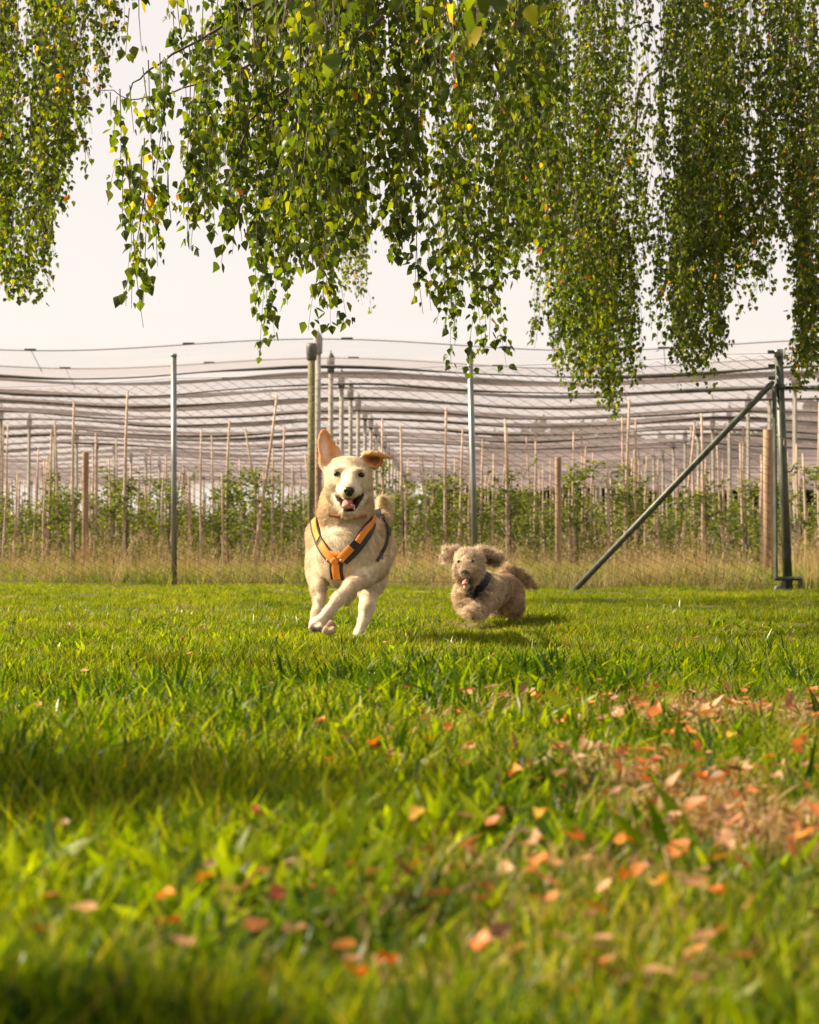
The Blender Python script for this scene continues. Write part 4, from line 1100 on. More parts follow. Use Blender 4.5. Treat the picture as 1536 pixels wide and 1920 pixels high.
    tg.cap(P(655, 941, 5.80), P(651, 946, 5.745), 0.014, 0.0155, 0.008); tg.ell(P(649.5, 949, 5.726), (0.0145, 0.014, 0.0100), 0.008)
    tg.ell(P(661, 949.5, 5.732), (0.0085, 0.011, 0.0075), 0.006)
    tg.cap(P(656, 942, 5.75), P(655, 949, 5.715), 0.0022, 0.0016, 0.004, sub=True)
    Vn, Qn = tg.mesh(); np_obj('tongue', relax(Vn, Qn, 2), Qn, np.ones((len(Vn), 3)) * 0.3, M['tongue'], root)
    for (cx_, cy_, Yp, toes) in ((592, 1172, 5.78, ((-8.5, -1), (-3, 2.5), (3.5, 2.5), (9, -1))),):
        for (tx, ty) in toes:
            c = P(cx_ + tx, cy_ + ty + 5, Yp - 0.026); mb = MB(); mb.tube([c + Vector((0, 0.006, 0.001)), c, c + Vector((0, -0.006, -0.004))], [0.0022, 0.002, 0.0006], 6); mb.build('claw', M['lid'], root)
    for (tx, ty) in ((644, 955), (664.5, 953.5)):
        mb = MB(); c = P(tx, ty, 5.728); mb.tube([c + Vector((0, 0, -0.004)), c + Vector((0, 0, 0.001)), c + Vector((0, 0, 0.007))], [0.0026, 0.0022, 0.0005], 6); mb.build('tooth', M['tooth'], root)
    # collar and harness
    strap(bv, [(618, 964), (632, 968), (650, 970.5), (668, 970), (686, 966)], 0.010, 0.003, 'collar', M['collar'], root, 0.008)
    hs = empty('harness', (0, 0, 0), None, None); hs.parent = root
    dk = dict(off=0.0045, thick=0.0035); ot = dict(off=0.0085, thick=0.0028)
    h = strap(bv, [(590, 968), (592, 990), (599, 1014), (612, 1036), (628, 1052)], 0.034, 0.0035, 'black_left_strap', M['blackweb'], root, 0.0045, 40); h.name = 'harness_strap'
    for nm, pts, w_, mat, of in (
        ('harness_strap', [(706, 958), (698, 978), (684, 1003), (664, 1030), (640, 1052)], 0.040, 'blackweb', 0.0045),
        ('harness_strap', [(632, 1050), (631, 1068), (634, 1086)], 0.044, 'blackweb', 0.0045),
        ('girth_strap', [(713, 966), (721, 980), (727, 994), (726, 1004)], 0.020, 'blackweb', 0.006),
        ('girth_strap', [(726, 1000), (724, 1018), (716, 1037), (704, 1053)], 0.011, 'blackweb', 0.004),
        ('orange_webbing', [(592, 975), (595, 996), (602, 1014)], 0.021, 'orange', 0.0085),
        ('orange_webbing', [(604, 1019), (613, 1034), (626, 1050)], 0.025, 'orange', 0.0085),
        ('orange_webbing', [(700, 966), (692, 984), (678, 1005), (668, 1020)], 0.020, 'orange', 0.0085),
        ('orange_webbing', [(659, 1027), (648, 1039), (637, 1050)], 0.025, 'orange', 0.0085),
        ('orange_webbing', [(631, 1056), (631, 1068), (634, 1084)], 0.024, 'orange', 0.0085),
        ('chest_plate', [(620, 1038), (630, 1041), (639, 1039)], 0.018, 'orange', 0.0080)):
        strap(bv, pts, w_, 0.003, nm, M[mat], root, of, 24)
    l, n_ = hit(bv, 630, 1052, 0.013)
    ellip_obj('harness_patch', l, (0.013, 0.004, 0.011), M['orange'], root)
    for (a, b) in ((619, 1052), (642, 1052)):
        l, n_ = hit(bv, a, b, 0.012)
        if l is not None:
            mb = MB(); mb.tube([l + Vector((math.cos(t_) * 0.006, 0, math.sin(t_) * 0.007)) for t_ in np.linspace(0.3, 3.4, 8)], 0.0013, 5); mb.build('steel_ring', M['steelring'], root)
    bpy.data.objects.remove(hs)
    return root
tan_dog()

# ------------------------------------------------------------------ the curly dog
def curly_dog():
    fd = Field((-0.0 + 0.08, 7.4, 0.0), (0.58, 8.62, 0.42), 0.005)
    YH = 7.72
    fd.ell(P(897, 1106, 7.95), (0.070, 0.14, 0.070), 0.03)
    fd.cap(P(905, 1104, 8.0), P(943, 1108, 8.30), 0.066, 0.064, 0.03)
    fd.ell(P(950, 1112, 8.33), (0.058, 0.09, 0.068), 0.03)
    fd.cap(P(893, 1100, 7.88), P(886, 1075, 7.82), 0.050, 0.042, 0.025)
    fd.ell(P(880, 1056, YH), (0.056, 0.055, 0.047), 0.02)
    fd.ell(P(878, 1072, YH - .02), (0.054, 0.048, 0.040), 0.02)
    fd.ell(P(876, 1084, YH), (0.040, 0.040, 0.030), 0.02)
    fd.ell(P(882, 1045, YH), (0.040, 0.042, 0.026), 0.02)
    fd.cap(P(876, 1066, 7.67), P(872, 1075, 7.590), 0.027, 0.017, 0.014)
    fd.cap(P(877, 1094, 7.70), P(874, 1101, 7.605), 0.022, 0.012, 0.012)
    fd.ell(P(873, 1088, 7.60), (0.0185, 0.060, 0.0185), 0.004, sub=True)
    # ears thrown out to the sides
    ea = axes(P(832, 1036, 7.72) - P(862, 1042, 7.74), (0, 0.3, 1))
    fd.ell(P(851, 1041, 7.76), (0.050, 0.032, 0.008), 0.014, ea)
    fd.ell(P(841, 1040, 7.75), (0.028, 0.033, 0.007), 0.010, ea)
    eb = axes(P(938, 1052, 7.75) - P(898, 1040, 7.76), (0, 0.45, 0.8))
    fd.ell(P(912, 1042, 7.77), (0.056, 0.034, 0.008), 0.010, eb)
    fd.ell(P(925, 1047, 7.77), (0.034, 0.028, 0.008), 0.010, eb)
    fd.cap(P(898, 1033, 7.76), P(934, 1040, 7.75), 0.012, 0.009, 0.01)
    # forelegs drawn together
    fd.cap(P(872, 1102, 7.86), P(868, 1118, 7.80), 0.034, 0.032, 0.025)
    fd.chain([P(866, 1116, 7.80), P(870, 1135, 7.74), P(882, 1146, 7.70)], [0.030, 0.026, 0.022], 0.02)
    fd.cap(P(925, 1105, 7.88), P(916, 1125, 7.80), 0.044, 0.038, 0.03)
    fd.chain([P(918, 1125, 7.80), P(902, 1140, 7.72), P(890, 1147, 7.68)], [0.036, 0.028, 0.022], 0.02)
    fd.ell(P(880, 1150, 7.67), (0.024, 0.026, 0.016), 0.012); fd.ell(P(897, 1152, 7.68), (0.024, 0.026, 0.016), 0.012)
    # hind legs
    fd.chain([P(958, 1114, 8.30), P(964, 1135, 8.22), P(962, 1152, 8.28), P(960, 1166, 8.22)], [0.050, 0.036, 0.024, 0.020], 0.02)
    fd.chain([P(940, 1115, 8.36), P(938, 1140, 8.30), P(934, 1160, 8.30)], [0.055, 0.038, 0.026], 0.025)
    # tail streaming to the right
    fd.chain([P(942, 1082, 8.38), P(952, 1068, 8.42), P(970, 1074, 8.44), P(986, 1087, 8.44), P(1000, 1097, 8.44)], [0.024, 0.018, 0.017, 0.015, 0.007], 0.015)
    V, Q = fd.mesh(); V = relax(V, Q, 2); VN = vnormals(V, Q)
    C = np.tile(np.array([0.58, 0.455, 0.32]), (len(V), 1))
    head = gauss(V, P(870, 1060, 7.70), (0.10, 0.13, 0.08)); C = blend(C, (0.68, 0.56, 0.42), head)
    C = blend(C, (0.78, 0.62, 0.48), gauss(V, P(842, 1042, 7.72), (0.045, 0.05, 0.05)))  # sunlight on the left ear painted in as a lighter tone
    C = blend(C, (0.46, 0.325, 0.205), np.clip((V[:, 1] - 8.0) * 4, 0, 1))
    C = blend(C, (0.45, 0.25, 0.13), 0.6 * gauss(V, P(872, 1080, 7.63), (0.03, 0.04, 0.03)))
    C = blend(C, (0.50, 0.30, 0.16), 0.5 * gauss(V, P(872, 1112, 7.75), (0.05, 0.08, 0.04)))
    C = blend(C, (0.17, 0.10, 0.055), 0.9 * 1.4 * gauss(V, P(913, 1050, 7.755), (0.044, 0.022, 0.020)))  # shade inside the right ear painted into the coat
    C = blend(C, (0.03, 0.02, 0.015), np.clip(1.8 * gauss(V, P(874, 1087, 7.635), (0.021, 0.07, 0.0175)), 0, 1))
    C = blend(C, (0.62, 0.5, 0.36), 0.6 * gauss(V, P(985, 1095, 8.44), (0.06, 0.06, 0.012)))
    C = blend(C, (0.06, 0.045, 0.035), gauss(V, P(1003, 1100, 8.44), (0.02, 0.03, 0.015)))
    root = empty('curly_dog', (P(910, 1150, 7.95).x, 7.95, 0), 'small curly beige dog with flying ears and dark harness running at the right', 'dog')
    np_obj('body', V, Q, C, M['fur'], root)
    bv = bvh_of(V, Q)
    hc = np.array(P(873, 1076, 7.66))
    def flow(p):
        hd = np.clip(gauss(p, P(876, 1058, 7.72), (0.11, 0.14, 0.08)) * 2, 0, 1)[:, None]
        return unit(p - hc) * hd + np.array([0.35, 0.5, -0.55]) * (1 - hd) + np.array([0, 0, -0.25])
    def length(p):
        face = gauss(p, P(873, 1074, 7.64), (0.035, 0.05, 0.03)); ear = gauss(p, P(845, 1042, 7.74), (0.04, 0.06, 0.05)) + gauss(p, P(920, 1048, 7.77), (0.05, 0.06, 0.04))
        tail = gauss(p, P(980, 1086, 8.43), (0.07, 0.08, 0.04))
        hd_ = gauss(p, P(880, 1055, 7.72), (0.09, 0.1, 0.07))
        return 0.021 + 0.007 * hd_ + 0.002 * ear + 0.014 * tail - 0.011 * face
    dark = C.sum(1) < 0.14
    wv = np.where(dark, 0.02, 1.0) * (1 - np.clip(gauss(V, P(884, 1051, 7.66), (.014,) * 3) * .9 + gauss(V, P(861, 1052, 7.66), (.012,) * 3) * .6, 0, 1)) * (0.4 + np.clip(-VN[:, 1] + .8, 0, 1))
    for zc in ([(879, 1104), (886, 1112), (893, 1124)], [(913, 1078), (907, 1092), (899, 1106), (893, 1118)], [(874, 1103), (890, 1106), (906, 1103)]):
        for (a, b) in zip(zc[:-1], zc[1:]):
            l0, _n = hit(bv, *a); l1, _n = hit(bv, *b)
            wv = wv * (1 - np.exp(-(segdist(V, l0, l1) / 0.019) ** 4))
    C = C * np.clip(1 + 0.30 * vnoise(V[:, 0] + V[:, 1] * .7, V[:, 2] + V[:, 1] * .3, 110.0, 61), 0.6, 1.3)[:, None]
    Vr, q, Cr = fur(V, Q, VN, C, 64000, flow, length, 0.0024, 0.36, 4, wv, curl=0.15, seg=5, vary=0.42, mess=1.5, mess_s=110.0)
    np_obj('curly_hair', Vr, q, Cr, M['hair'], root, smooth=False, kind='stuff')
    for (ex, ey, r_) in ((884.5, 1052, 0.0100), (860.5, 1053, 0.0075)):
        l, n_ = hit(bv, ex, ey); ellip_obj('eye', l + Vector((0, -0.012, 0)), (r_, 0.008, r_ * 0.85), M['eye'], root)
    nc = P(871.8, 1073.5, 7.572)
    nz = Field(np.array(nc) - 0.03, np.array(nc) + 0.03, 0.0018)
    nz.ell(nc, (0.0145, 0.010, 0.0115), 0.006)
    for sx in (-1, 1): nz.ell(nc + Vector((sx * 0.007, -0.008, -0.0015)), (0.003, 0.005, 0.003), 0.002, sub=True)
    Vn, Qn = nz.mesh(); np_obj('nose', relax(Vn, Qn, 2), Qn, np.ones((len(Vn), 3)) * 0.01, M['nose'], root)
    tg = Field(np.array(P(874, 1088, 7.62)) - 0.08, np.array(P(874, 1088, 7.62)) + 0.08, 0.002)
    tg.cap(P(875, 1089, 7.68), P(872, 1093, 7.590), 0.010, 0.0110, 0.008); tg.ell(P(871.5, 1094, 7.578), (0.0110, 0.012, 0.007), 0.006)
    Vn, Qn = tg.mesh(); np_obj('tongue', relax(Vn, Qn, 2), Qn, np.ones((len(Vn), 3)) * 0.3, M['tongue'], root)
    strap(bv, [(879, 1104), (886, 1112), (893, 1124)], 0.062, 0.008, 'harness_front', M['navyweb'], root, 0.008, 16)
    strap(bv, [(913, 1078), (907, 1092), (899, 1106), (893, 1118)], 0.034, 0.008, 'harness_strap', M['navyweb'], root, 0.008, 20)
    strap(bv, [(876, 1103), (890, 1105), (904, 1102)], 0.032, 0.008, 'harness_strap', M['navyweb'], root, 0.008, 20)
    return root
curly_dog()
# ------------------------------------------------------------------ birches
rb = np.random.default_rng(31)
def birch_leaf_mesh(name, colr, seed):
    r = np.random.default_rng(seed)
    # half outline of a birch leaf: stalk, rounded broad base, toothed sides, long tip
    half = [(0, 0.012), (0.10, 0.012), (0.13, 0.20), (0.19, 0.36), (0.27, 0.43), (0.33, 0.40), (0.40, 0.40), (0.47, 0.33), (0.55, 0.32), (0.63, 0.235), (0.70, 0.215), (0.80, 0.12), (0.86, 0.10), (1.0, 0.0)]
    V = []; F = []
    for (x, y) in half: V.append((x, 0, -0.10 * math.sin(x * 3)))
    for sgn in (1, -1):
        for (x, y) in half: V.append((x, sgn * y, 0.10 * y + r.normal(0, 0.008) - 0.10 * math.sin(x * 3) ))
    n = len(half)
    for i in range(n - 1):
        F.append((i, i + 1, n + i + 1, n + i)); F.append((i, 2 * n + i, 2 * n + i + 1, i + 1))
    me = mesh_np(name, V, F=F, col=np.array(colr)); me.materials.append(M['birchleaf']); return me
BG = [(0.042, 0.075, 0.008), (0.060, 0.095, 0.009), (0.030, 0.056, 0.008), (0.090, 0.125, 0.010), (0.14, 0.165, 0.014)]
BY = [(0.36, 0.24, 0.03), (0.38, 0.14, 0.02), (0.28, 0.25, 0.03)]
leafmeshes = [birch_leaf_mesh('leaf', c, 400 + k) for k, c in enumerate(BG + BY)]

class Birch:
    def __init__(s, loc, label):
        s.root = empty('birch_tree', loc, label, 'tree'); s.loc = np.array(loc)
        s.leaves = []     # (pos, tip, nrm, L, ci, prox)
        s.tw = MB(); s.cat = MB()
    def strand(s, px, yb, yt, Y, leafL=0.042, spacing=0.022, spread=0.028, lean=0.0, yel=0.006, branchlets=True, prox=1.0, pmiss=0.0):
        r = rb; sc = FPX / Y
        zb = P(px, yb, Y).z; zt = P(px, yt, Y).z
        if zt - zb < 0.06: return
        n = max(3, int((zt - zb) / 0.09)); t = np.linspace(0, 1, n)
        xb = P(px, yb, Y).x
        ph = r.uniform(0, 6.28, 4); am = r.uniform(0.006, 0.045)
        H = zt - zb
        X_ = xb + lean * H * t + am * np.sin(ph[0] + t * H * 3.2) + 0.008 * np.sin(ph[1] + t * H * 9)
        Y_ = Y + 0.10 * H * (t - 0.5) * math.sin(ph[2]) + am * np.sin(ph[3] + t * H * 4)
        Z_ = zb + H * t
        pts = np.stack([X_, Y_, Z_], -1)
        s.tw.tube(pts, list(0.0011 + 0.0016 * t), 3, caps=False)
        paths = [pts]
        if branchlets:
            for _ in range(int(H * 3.2)):
                k = r.integers(1, n); b = pts[k]; a = r.uniform(0, 6.28); l = r.uniform(0.08, 0.26)
                d = np.array([math.cos(a) * l * 0.35, math.sin(a) * l * 0.35, 0])
                m = 5; tt = np.linspace(0, 1, m)[:, None]
                q = b + d * np.sqrt(tt) * 1.0 + np.array([0, 0, -l]) * tt ** 1.3
                s.tw.tube(q, 0.0009, 3, caps=False); paths.append(q[::-1])
        for pt in paths:
            seg = np.linalg.norm(np.diff(pt, axis=0), axis=1); cum = np.concatenate([[0], np.cumsum(seg)])
            m = max(2, int(cum[-1] / spacing))
            u = np.sort(r.uniform(0, cum[-1], m)); 
            u = u[r.uniform(0, 1, m) > pmiss]; m = len(u)
            if m == 0: continue
            c = np.stack([np.interp(u, cum, pt[:, k]) for k in range(3)], -1)
            a = r.uniform(0, 6.28, m)
            c[:, 0] += np.cos(a) * spread * r.uniform(0.2, 1, m); c[:, 1] += np.sin(a) * spread * r.uniform(0.2, 1, m)
            c[:, 2] -= r.uniform(0, 0.02, m)
            th = np.abs(r.normal(0, 0.42, m)) + 0.12
            tip = unit(np.stack([np.cos(a) * np.sin(th), np.sin(a) * np.sin(th), -np.cos(th)], -1))
            nrm = unit(np.cross(tip, unit(r.normal(0, 1, (m, 3)) * np.array([1, 1, 0.3]))))
            Lf = leafL * r.uniform(0.55, 1.12, m)
            ci = np.where(r.uniform(0, 1, m) < yel, r.integers(5, 8, m), r.choice(5, m, p=[.28, .28, .2, .16, .08]))
            for k in range(m): s.leaves.append((c[k], tip[k], nrm[k], Lf[k], ci[k], prox))
            if r.uniform() < 0.35:      # hanging catkin
                k = r.integers(0, m); p0 = Vector(c[k]); s.cat.tube([p0, p0 + Vector((0, 0, -0.012)), p0 + Vector((0.002, 0, -0.03))], [0.0022, 0.003, 0.0015], 4, caps=False)
    def curtain(s, prof, n, Y0, Y1, ytop=-260, jitter=70, keep=None, **kw):
        prof = np.array(prof, float); left = n
        while left > 0:                      # strands hang in tassels with gaps between
            pc = rb.uniform(prof[0, 0], prof[-1, 0]); m = int(rb.integers(2, 6)); Yc = rb.uniform(Y0, Y1)
            drop = abs(rb.normal(0, jitter)); wd = 150.0 / Yc * rb.uniform(0.8, 2.2)
            if keep is not None and rb.uniform() > keep(pc): left -= 1; continue
            for _ in range(m):
                left -= 1
                px = min(max(pc + rb.normal(0, wd), prof[0, 0] - 8), prof[-1, 0] + 8)
                yb = np.interp(px, prof[:, 0], prof[:, 1]) - drop - abs(rb.normal(0, jitter * 0.45)) + rb.uniform(-4, 8)
                yt = ytop if rb.uniform() < 0.34 else rb.uniform(ytop, max(ytop + 1, yb - 160))
                s.strand(px, yb, yt, Yc + rb.normal(0, 0.08), lean=rb.normal(0, 0.035), **kw)
    def finish(s, nind=300):
        L_ = s.leaves
        px = []
        for k, (c, tip, nrm, l, ci, pr) in enumerate(L_):
            u = c[0] / c[1] * FPX + CX; v = HOR - (c[2] - CAMZ) / c[1] * FPX
            inside = (0 < u < 1536) and (-20 < v < 1920)
            px.append(l / c[1] * FPX * pr if inside else 0)
        order = np.argsort(-np.array(px))
        ind = set(order[:nind].tolist())
        if s.tw.V: s.tw.build('twigs', M['twig'], s.root, kind='stuff')
        if s.cat.V: s.cat.build('catkins', M['twig'], s.root, kind='stuff')
        for k in ind:
            c, tip, nrm, l, ci, pr = L_[k]
            side = np.cross(nrm, tip); side /= np.linalg.norm(side) + 1e-9
            w_ = l * rb.uniform(0.85, 1.05)
            c = c - s.loc
            o = link('leaf', leafmeshes[ci], None, s.root)
            o.matrix_basis = Matrix(((tip[0] * l, side[0] * w_, nrm[0] * l, c[0]), (tip[1] * l, side[1] * w_, nrm[1] * l, c[1]), (tip[2] * l, side[2] * w_, nrm[2] * l, c[2]), (0, 0, 0, 1)))
        rest = [L_[k] for k in range(len(L_)) if k not in ind]
        c = np.array([q[0] for q in rest]) - s.loc; tip = np.array([q[1] for q in rest]); nrm = np.array([q[2] for q in rest])
        l = np.array([q[3] for q in rest]); ci = np.array([q[4] for q in rest])
        V, q, t = leafmesh_arrays(c, nrm, tip, l, l * rb.uniform(0.78, 0.95, len(l)))
        pal = np.array(BG + BY); C = np.repeat(pal[ci] * rb.uniform(0.75, 1.3, (len(ci), 1)), NLV, 0)
        link('foliage', mesh_np('foliage', V, quads=q, tris=t, col=C), M['birchleaf'], s.root, kind='stuff')
    def trunk(s, base, h, r0):
        mb = MB(); n = 9; pts = []; rad = []
        for k in range(n):
            f = k / (n - 1); pts.append((base[0] + 0.12 * math.sin(f * 3), base[1] + 0.08 * math.sin(f * 5), -0.15 + (h + .15) * f)); rad.append(r0 * (1.25 if k == 0 else 1) * (1 - 0.8 * f))
        mb.tube(pts, rad, 14); mb.build('trunk', M['bark'], s.root)
    def bough(s, pts, r0, r1, name='bough', mat='twig'):
        pts = [Vector(p) for p in pts]; out = []
        for k in range(len(pts) - 1):
            p0 = pts[max(k - 1, 0)]; p1 = pts[k]; p2 = pts[k + 1]; p3 = pts[min(k + 2, len(pts) - 1)]
            for u in (0, .25, .5, .75):
                out.append(0.5 * ((2 * p1) + (-p0 + p2) * u + (2 * p0 - 5 * p1 + 4 * p2 - p3) * u * u + (-p0 + 3 * p1 - 3 * p2 + p3) * u ** 3))
        out.append(pts[-1]); m = len(out)
        out = [p + Vector((rb.normal(0, .004), rb.normal(0, .004), rb.normal(0, .004))) * (1 if 0 < i < m - 1 else 0) for i, p in enumerate(out)]
        mb = MB(); mb.tube(out, [r0 + (r1 - r0) * i / (m - 1) for i in range(m)], 7); mb.build(name, M[mat], s.root)

near = Birch((3.3, 8.3, 0), 'nearer weeping birch with large drooping leaves hanging over the middle and left')
near.trunk((3.3, 8.3), 7.0, 0.17)
for yb_ in (4.2, 6.5, 7.6, 8.8, 10.5):
    near.bough([(3.3, 8.3, 2.6 + 0.05 * yb_), (1.6, (8.3 + yb_) / 2, 3.6), (-0.2, yb_, 3.7), (-1.9 if yb_ > 6 else -1.0, yb_ - 0.2, 3.0 + 0.05 * yb_)], 0.055, 0.012, mat='bark')
near.bough([(-1.0, 4.2, 3.2), (-2.2, 3.6, 2.9), (-3.2, 3.2, 2.4)], 0.02, 0.006)
near.bough([(-1.9, 10.3, 3.5), (-2.6, 11.3, 3.9), (-3.2, 12.0, 3.7)], 0.02, 0.006)
# branches seen in the photo
near.bough([P(560, -60, 7.3), P(470, 12, 7.3), P(392, 62, 7.3), P(300, 118, 7.3), P(252, 158, 7.3), P(238, 190, 7.3)], 0.008, 0.002, 'branch')
near.bough([P(470, 120, 7.6), P(390, 150, 7.6), P(300, 178, 7.6), P(245, 182, 7.6), P(182, 168, 7.6)], 0.005, 0.0015, 'branch')
near.bough([P(720, 30, 7.0), P(640, 100, 7.0), P(545, 162, 7.0), P(480, 212, 7.0), P(446, 290, 7.0), P(430, 350, 7.0)], 0.009, 0.0025, 'branch')
near.bough([P(620, -40, 7.9), P(590, 60, 7.9), P(560, 190, 7.9), P(545, 300, 7.9)], 0.006, 0.002, 'branch')
near.bough([P(470, 300, 7.2), P(420, 330, 7.2), P(370, 352, 7.2)], 0.003, 0.001, 'branch')
# main near curtain
profA = [(372, 560), (400, 470), (425, 640), (445, 610), (470, 600), (492, 690), (508, 650), (540, 555), (575, 520), (603, 612), (620, 560), (650, 440), (700, 490), (728, 505), (742, 470)]
near.curtain(profA, 78, 6.4, 8.6, jitter=85, leafL=0.046, spacing=0.020, prox=1.0)
near.curtain([(390, 420), (480, 500), (560, 500), (640, 440), (690, 300), (760, 210), (830, 240)], 46, 7.2, 9.2, jitter=70, leafL=0.045, spacing=0.022)
near.curtain([(470, 100), (640, 180), (900, 220), (1010, 240)], 42, 6.4, 8.0, jitter=60, leafL=0.046, spacing=0.022)
# left loose sprays hanging from the long branch
for (px, yb, yt) in ((204, 215, 172), (218, 270, 180), (232, 300, 165), (240, 430, 300), (252, 612, 290), (262, 570, 300), (270, 520, 290), (285, 430, 120), (300, 420, 110),
                     (283, 500, 330), (318, 330, 100), (326, 400, 250), (345, 440, 90), (352, 410, 330), (372, 470, 60), (300, 240, 100), (292, 225, 115), (310, 215, 105), (246, 250, 160),
                     (266, 580, 350), (258, 470, 300), (365, 400, 330), (335, 420, 330), (275, 350, 260), (380, 380, 60), (360, 300, 60), (240, 100, 15), (262, 95, -30), (330, 60, 20), (350, 50, 10)):
    near.strand(px, yb, yt, rb.uniform(6.9, 7.6), 0.046, 0.024, 0.03, yel=0.02, branchlets=rb.uniform() < .6)
for (px, yb, yt) in ((760, 480, 150), (752, 400, 150), (775, 560, 200), (790, 590, 100), (768, 440, 180), (735, 480, 220)):
    near.strand(px, yb, yt, 7.6, 0.044, 0.026, 0.03)
# middle curtain above the second fence post
profB = [(785, 560), (800, 650), (830, 640), (860, 690), (882, 680), (905, 712), (935, 650), (965, 560), (1000, 520), (1035, 480)]
near.curtain(profB, 92, 8.6, 11.5, jitter=110, leafL=0.045, spacing=0.025, yel=0.015)
# left far curtain
profD = [(-30, 560), (10, 585), (45, 605), (72, 560), (100, 520), (110, 380)]
near.curtain(profD, 78, 10.5, 12.8, jitter=80, leafL=0.044, spacing=0.026, yel=0.012)
near.curtain([(100, 330), (140, 345), (170, 300), (182, 200), (205, 150), (225, 60)], 34, 10.5, 11.8, jitter=60, leafL=0.042, spacing=0.026, yel=0.07)
near.strand(155, 330, 250, 11, 0.042); near.strand(180, 310, 260, 11, 0.042, lean=-0.4); near.strand(100, 540, 300, 11, 0.042)
# very near soft-focus leaves along the top edge
for (px, yb, yt) in ((505, 70, -60), (485, 110, -10), (520, 40, -60), (560, 60, -50), (600, 45, -60), (606, 110, 20), (720, 25, -60), (845, 60, -60), (868, 75, -40), (880, 40, -60), (965, 50, -60), (800, 45, -60), (540, 50, -60), (690, 20, -60), (930, 40, -60)):
    near.strand(px, yb, yt, rb.uniform(3.2, 4.2), 0.046, 0.028, 0.03, branchlets=False, prox=1.0)
near.strand(405, 200, 150, 4.0, 0.042, 0.03, 0.03, lean=0.9, branchlets=False)
near.strand(847, 172, -60, 4.6, 0.022, 0.05, 0.006, yel=0.9, branchlets=False)
# low twigs left of the frame: their shade falls across the near lower left of the lawn
for _ in range(170):
    X0 = rb.normal(-2.20, 0.12); Y0_ = rb.choice([rb.uniform(0.9, 1.45), rb.uniform(0.9, 1.45), rb.normal(2.45, 0.12)]); z = rb.uniform(1.15, 1.35)
    px = CX + X0 / Y0_ * FPX
    near.strand(px, HOR - (z - CAMZ) / Y0_ * FPX, HOR - (z + 0.35 - CAMZ) / Y0_ * FPX, Y0_, 0.046, 0.020, 0.04)
for _ in range(14):
    X0, Y0_ = [(-2.9, 4.4), (-3.6, 5.2)][rb.integers(0, 2)]
    X0 += rb.normal(0, 0.12); Y0_ += rb.normal(0, 0.10); z = rb.uniform(1.7, 2.2)
    px = CX + X0 / Y0_ * FPX
    near.strand(px, HOR - (z - CAMZ) / Y0_ * FPX, HOR - (2.5 - CAMZ) / Y0_ * FPX, Y0_, 0.046, 0.024, 0.04)
near.bough([(-1.0, 4.2, 3.2), (-1.9, 2.9, 2.3), (-2.4, 2.0, 1.85), (-2.4, 1.2, 1.7)], 0.014, 0.004)
near.finish()
# unseen upper foliage above and behind the camera, added to block sky fill
rc_ = np.random.default_rng(88)
n = 30000
cy = rc_.uniform(-7, 13, n); cx = rc_.uniform(-6, 9.5, n)
cz = np.maximum(3.1, 1.3 + 0.32 * cy) + rc_.gamma(2.0, 0.9, n)
ok = ((cx > -0.6 + 0.25 * np.sin(cy * 1.7)) | (cy < 0.2)) & (((cx - 2) / 7.5) ** 2 + ((cy - 3) / 10) ** 2 < 1) & (vnoise(cx + cz * .6, cy, 1.4, 12) > -0.35) & ((cy > -1.2) | (cx > -1.5) | (cz > 3.6))
cx, cy, cz = cx[ok], cy[ok], cz[ok]; n = len(cx)
tp = unit(np.stack([rc_.normal(0, .6, n), rc_.normal(0, .6, n), -np.ones(n)], -1)); nm = unit(np.cross(tp, rc_.normal(0, 1, (n, 3))))
V, q, t = leafmesh_arrays(np.stack([cx, cy, cz], -1) - near.loc, nm, tp, rc_.uniform(0.10, 0.19, n), rc_.uniform(0.08, 0.14, n))
link('unseen_crown', mesh_np('unseen_crown', V, quads=q, tris=t, col=np.repeat(np.array(BG)[rc_.integers(0, 4, n)], NLV, 0)), M['birchleaf'], near.root, kind='stuff')

far = Birch((5.4, 14.0, 0), 'farther weeping birch whose small-leaved curtain hangs down the right side')
far.trunk((5.4, 14.0), 8.0, 0.20)
for yb_ in (12.2, 13.4, 14.6):
    far.bough([(5.4, 14.0, 3.2), (3.9, yb_, 4.9), (2.4, yb_, 5.2), (0.8, yb_, 4.8)], 0.06, 0.012, mat='bark')
far.bough([P(1270, -120, 13), P(1268, 0, 13), P(1252, 75, 13), P(1236, 128, 13), P(1200, 160, 13), P(1194, 235, 13), P(1188, 330, 13)], 0.020, 0.006, 'branch')
far.bough([P(1240, 120, 13.1), P(1238, 230, 13.1), P(1262, 300, 13.1), P(1270, 360, 13.1)], 0.012, 0.004, 'branch')
far.bough([P(1310, -80, 13.4), P(1300, 40, 13.4), P(1292, 100, 13.4), P(1310, 360, 13.4), P(1330, 470, 13.4), P(1340, 570, 13.4)], 0.010, 0.003, 'branch')
far.bough([P(1220, 40, 12.8), P(1190, 52, 12.8), P(1165, 66, 12.8)], 0.007, 0.003, 'branch')
profC = [(940, 600), (975, 640), (1010, 690), (1050, 700), (1085, 790), (1110, 740), (1155, 830), (1180, 700), (1225, 680), (1260, 690), (1300, 750), (1325, 720), (1345, 690), (1372, 610)]
kC = lambda x: (0.18 if 1160 < x < 1225 else (0.5 if 1225 < x < 1290 else (0.4 if 1020 < x < 1050 else 1)))
far.curtain(profC, 200, 12.2, 15.2, ytop=-160, jitter=120, keep=kC, leafL=0.042, spacing=0.023, spread=0.032, yel=0.008)
far.curtain([(1050, 760), (1100, 740), (1150, 820), (1200, 720), (1250, 680), (1300, 730), (1345, 690)], 66, 12.2, 14.2, ytop=330, jitter=70, leafL=0.040, spacing=0.022, spread=0.032, yel=0.01)
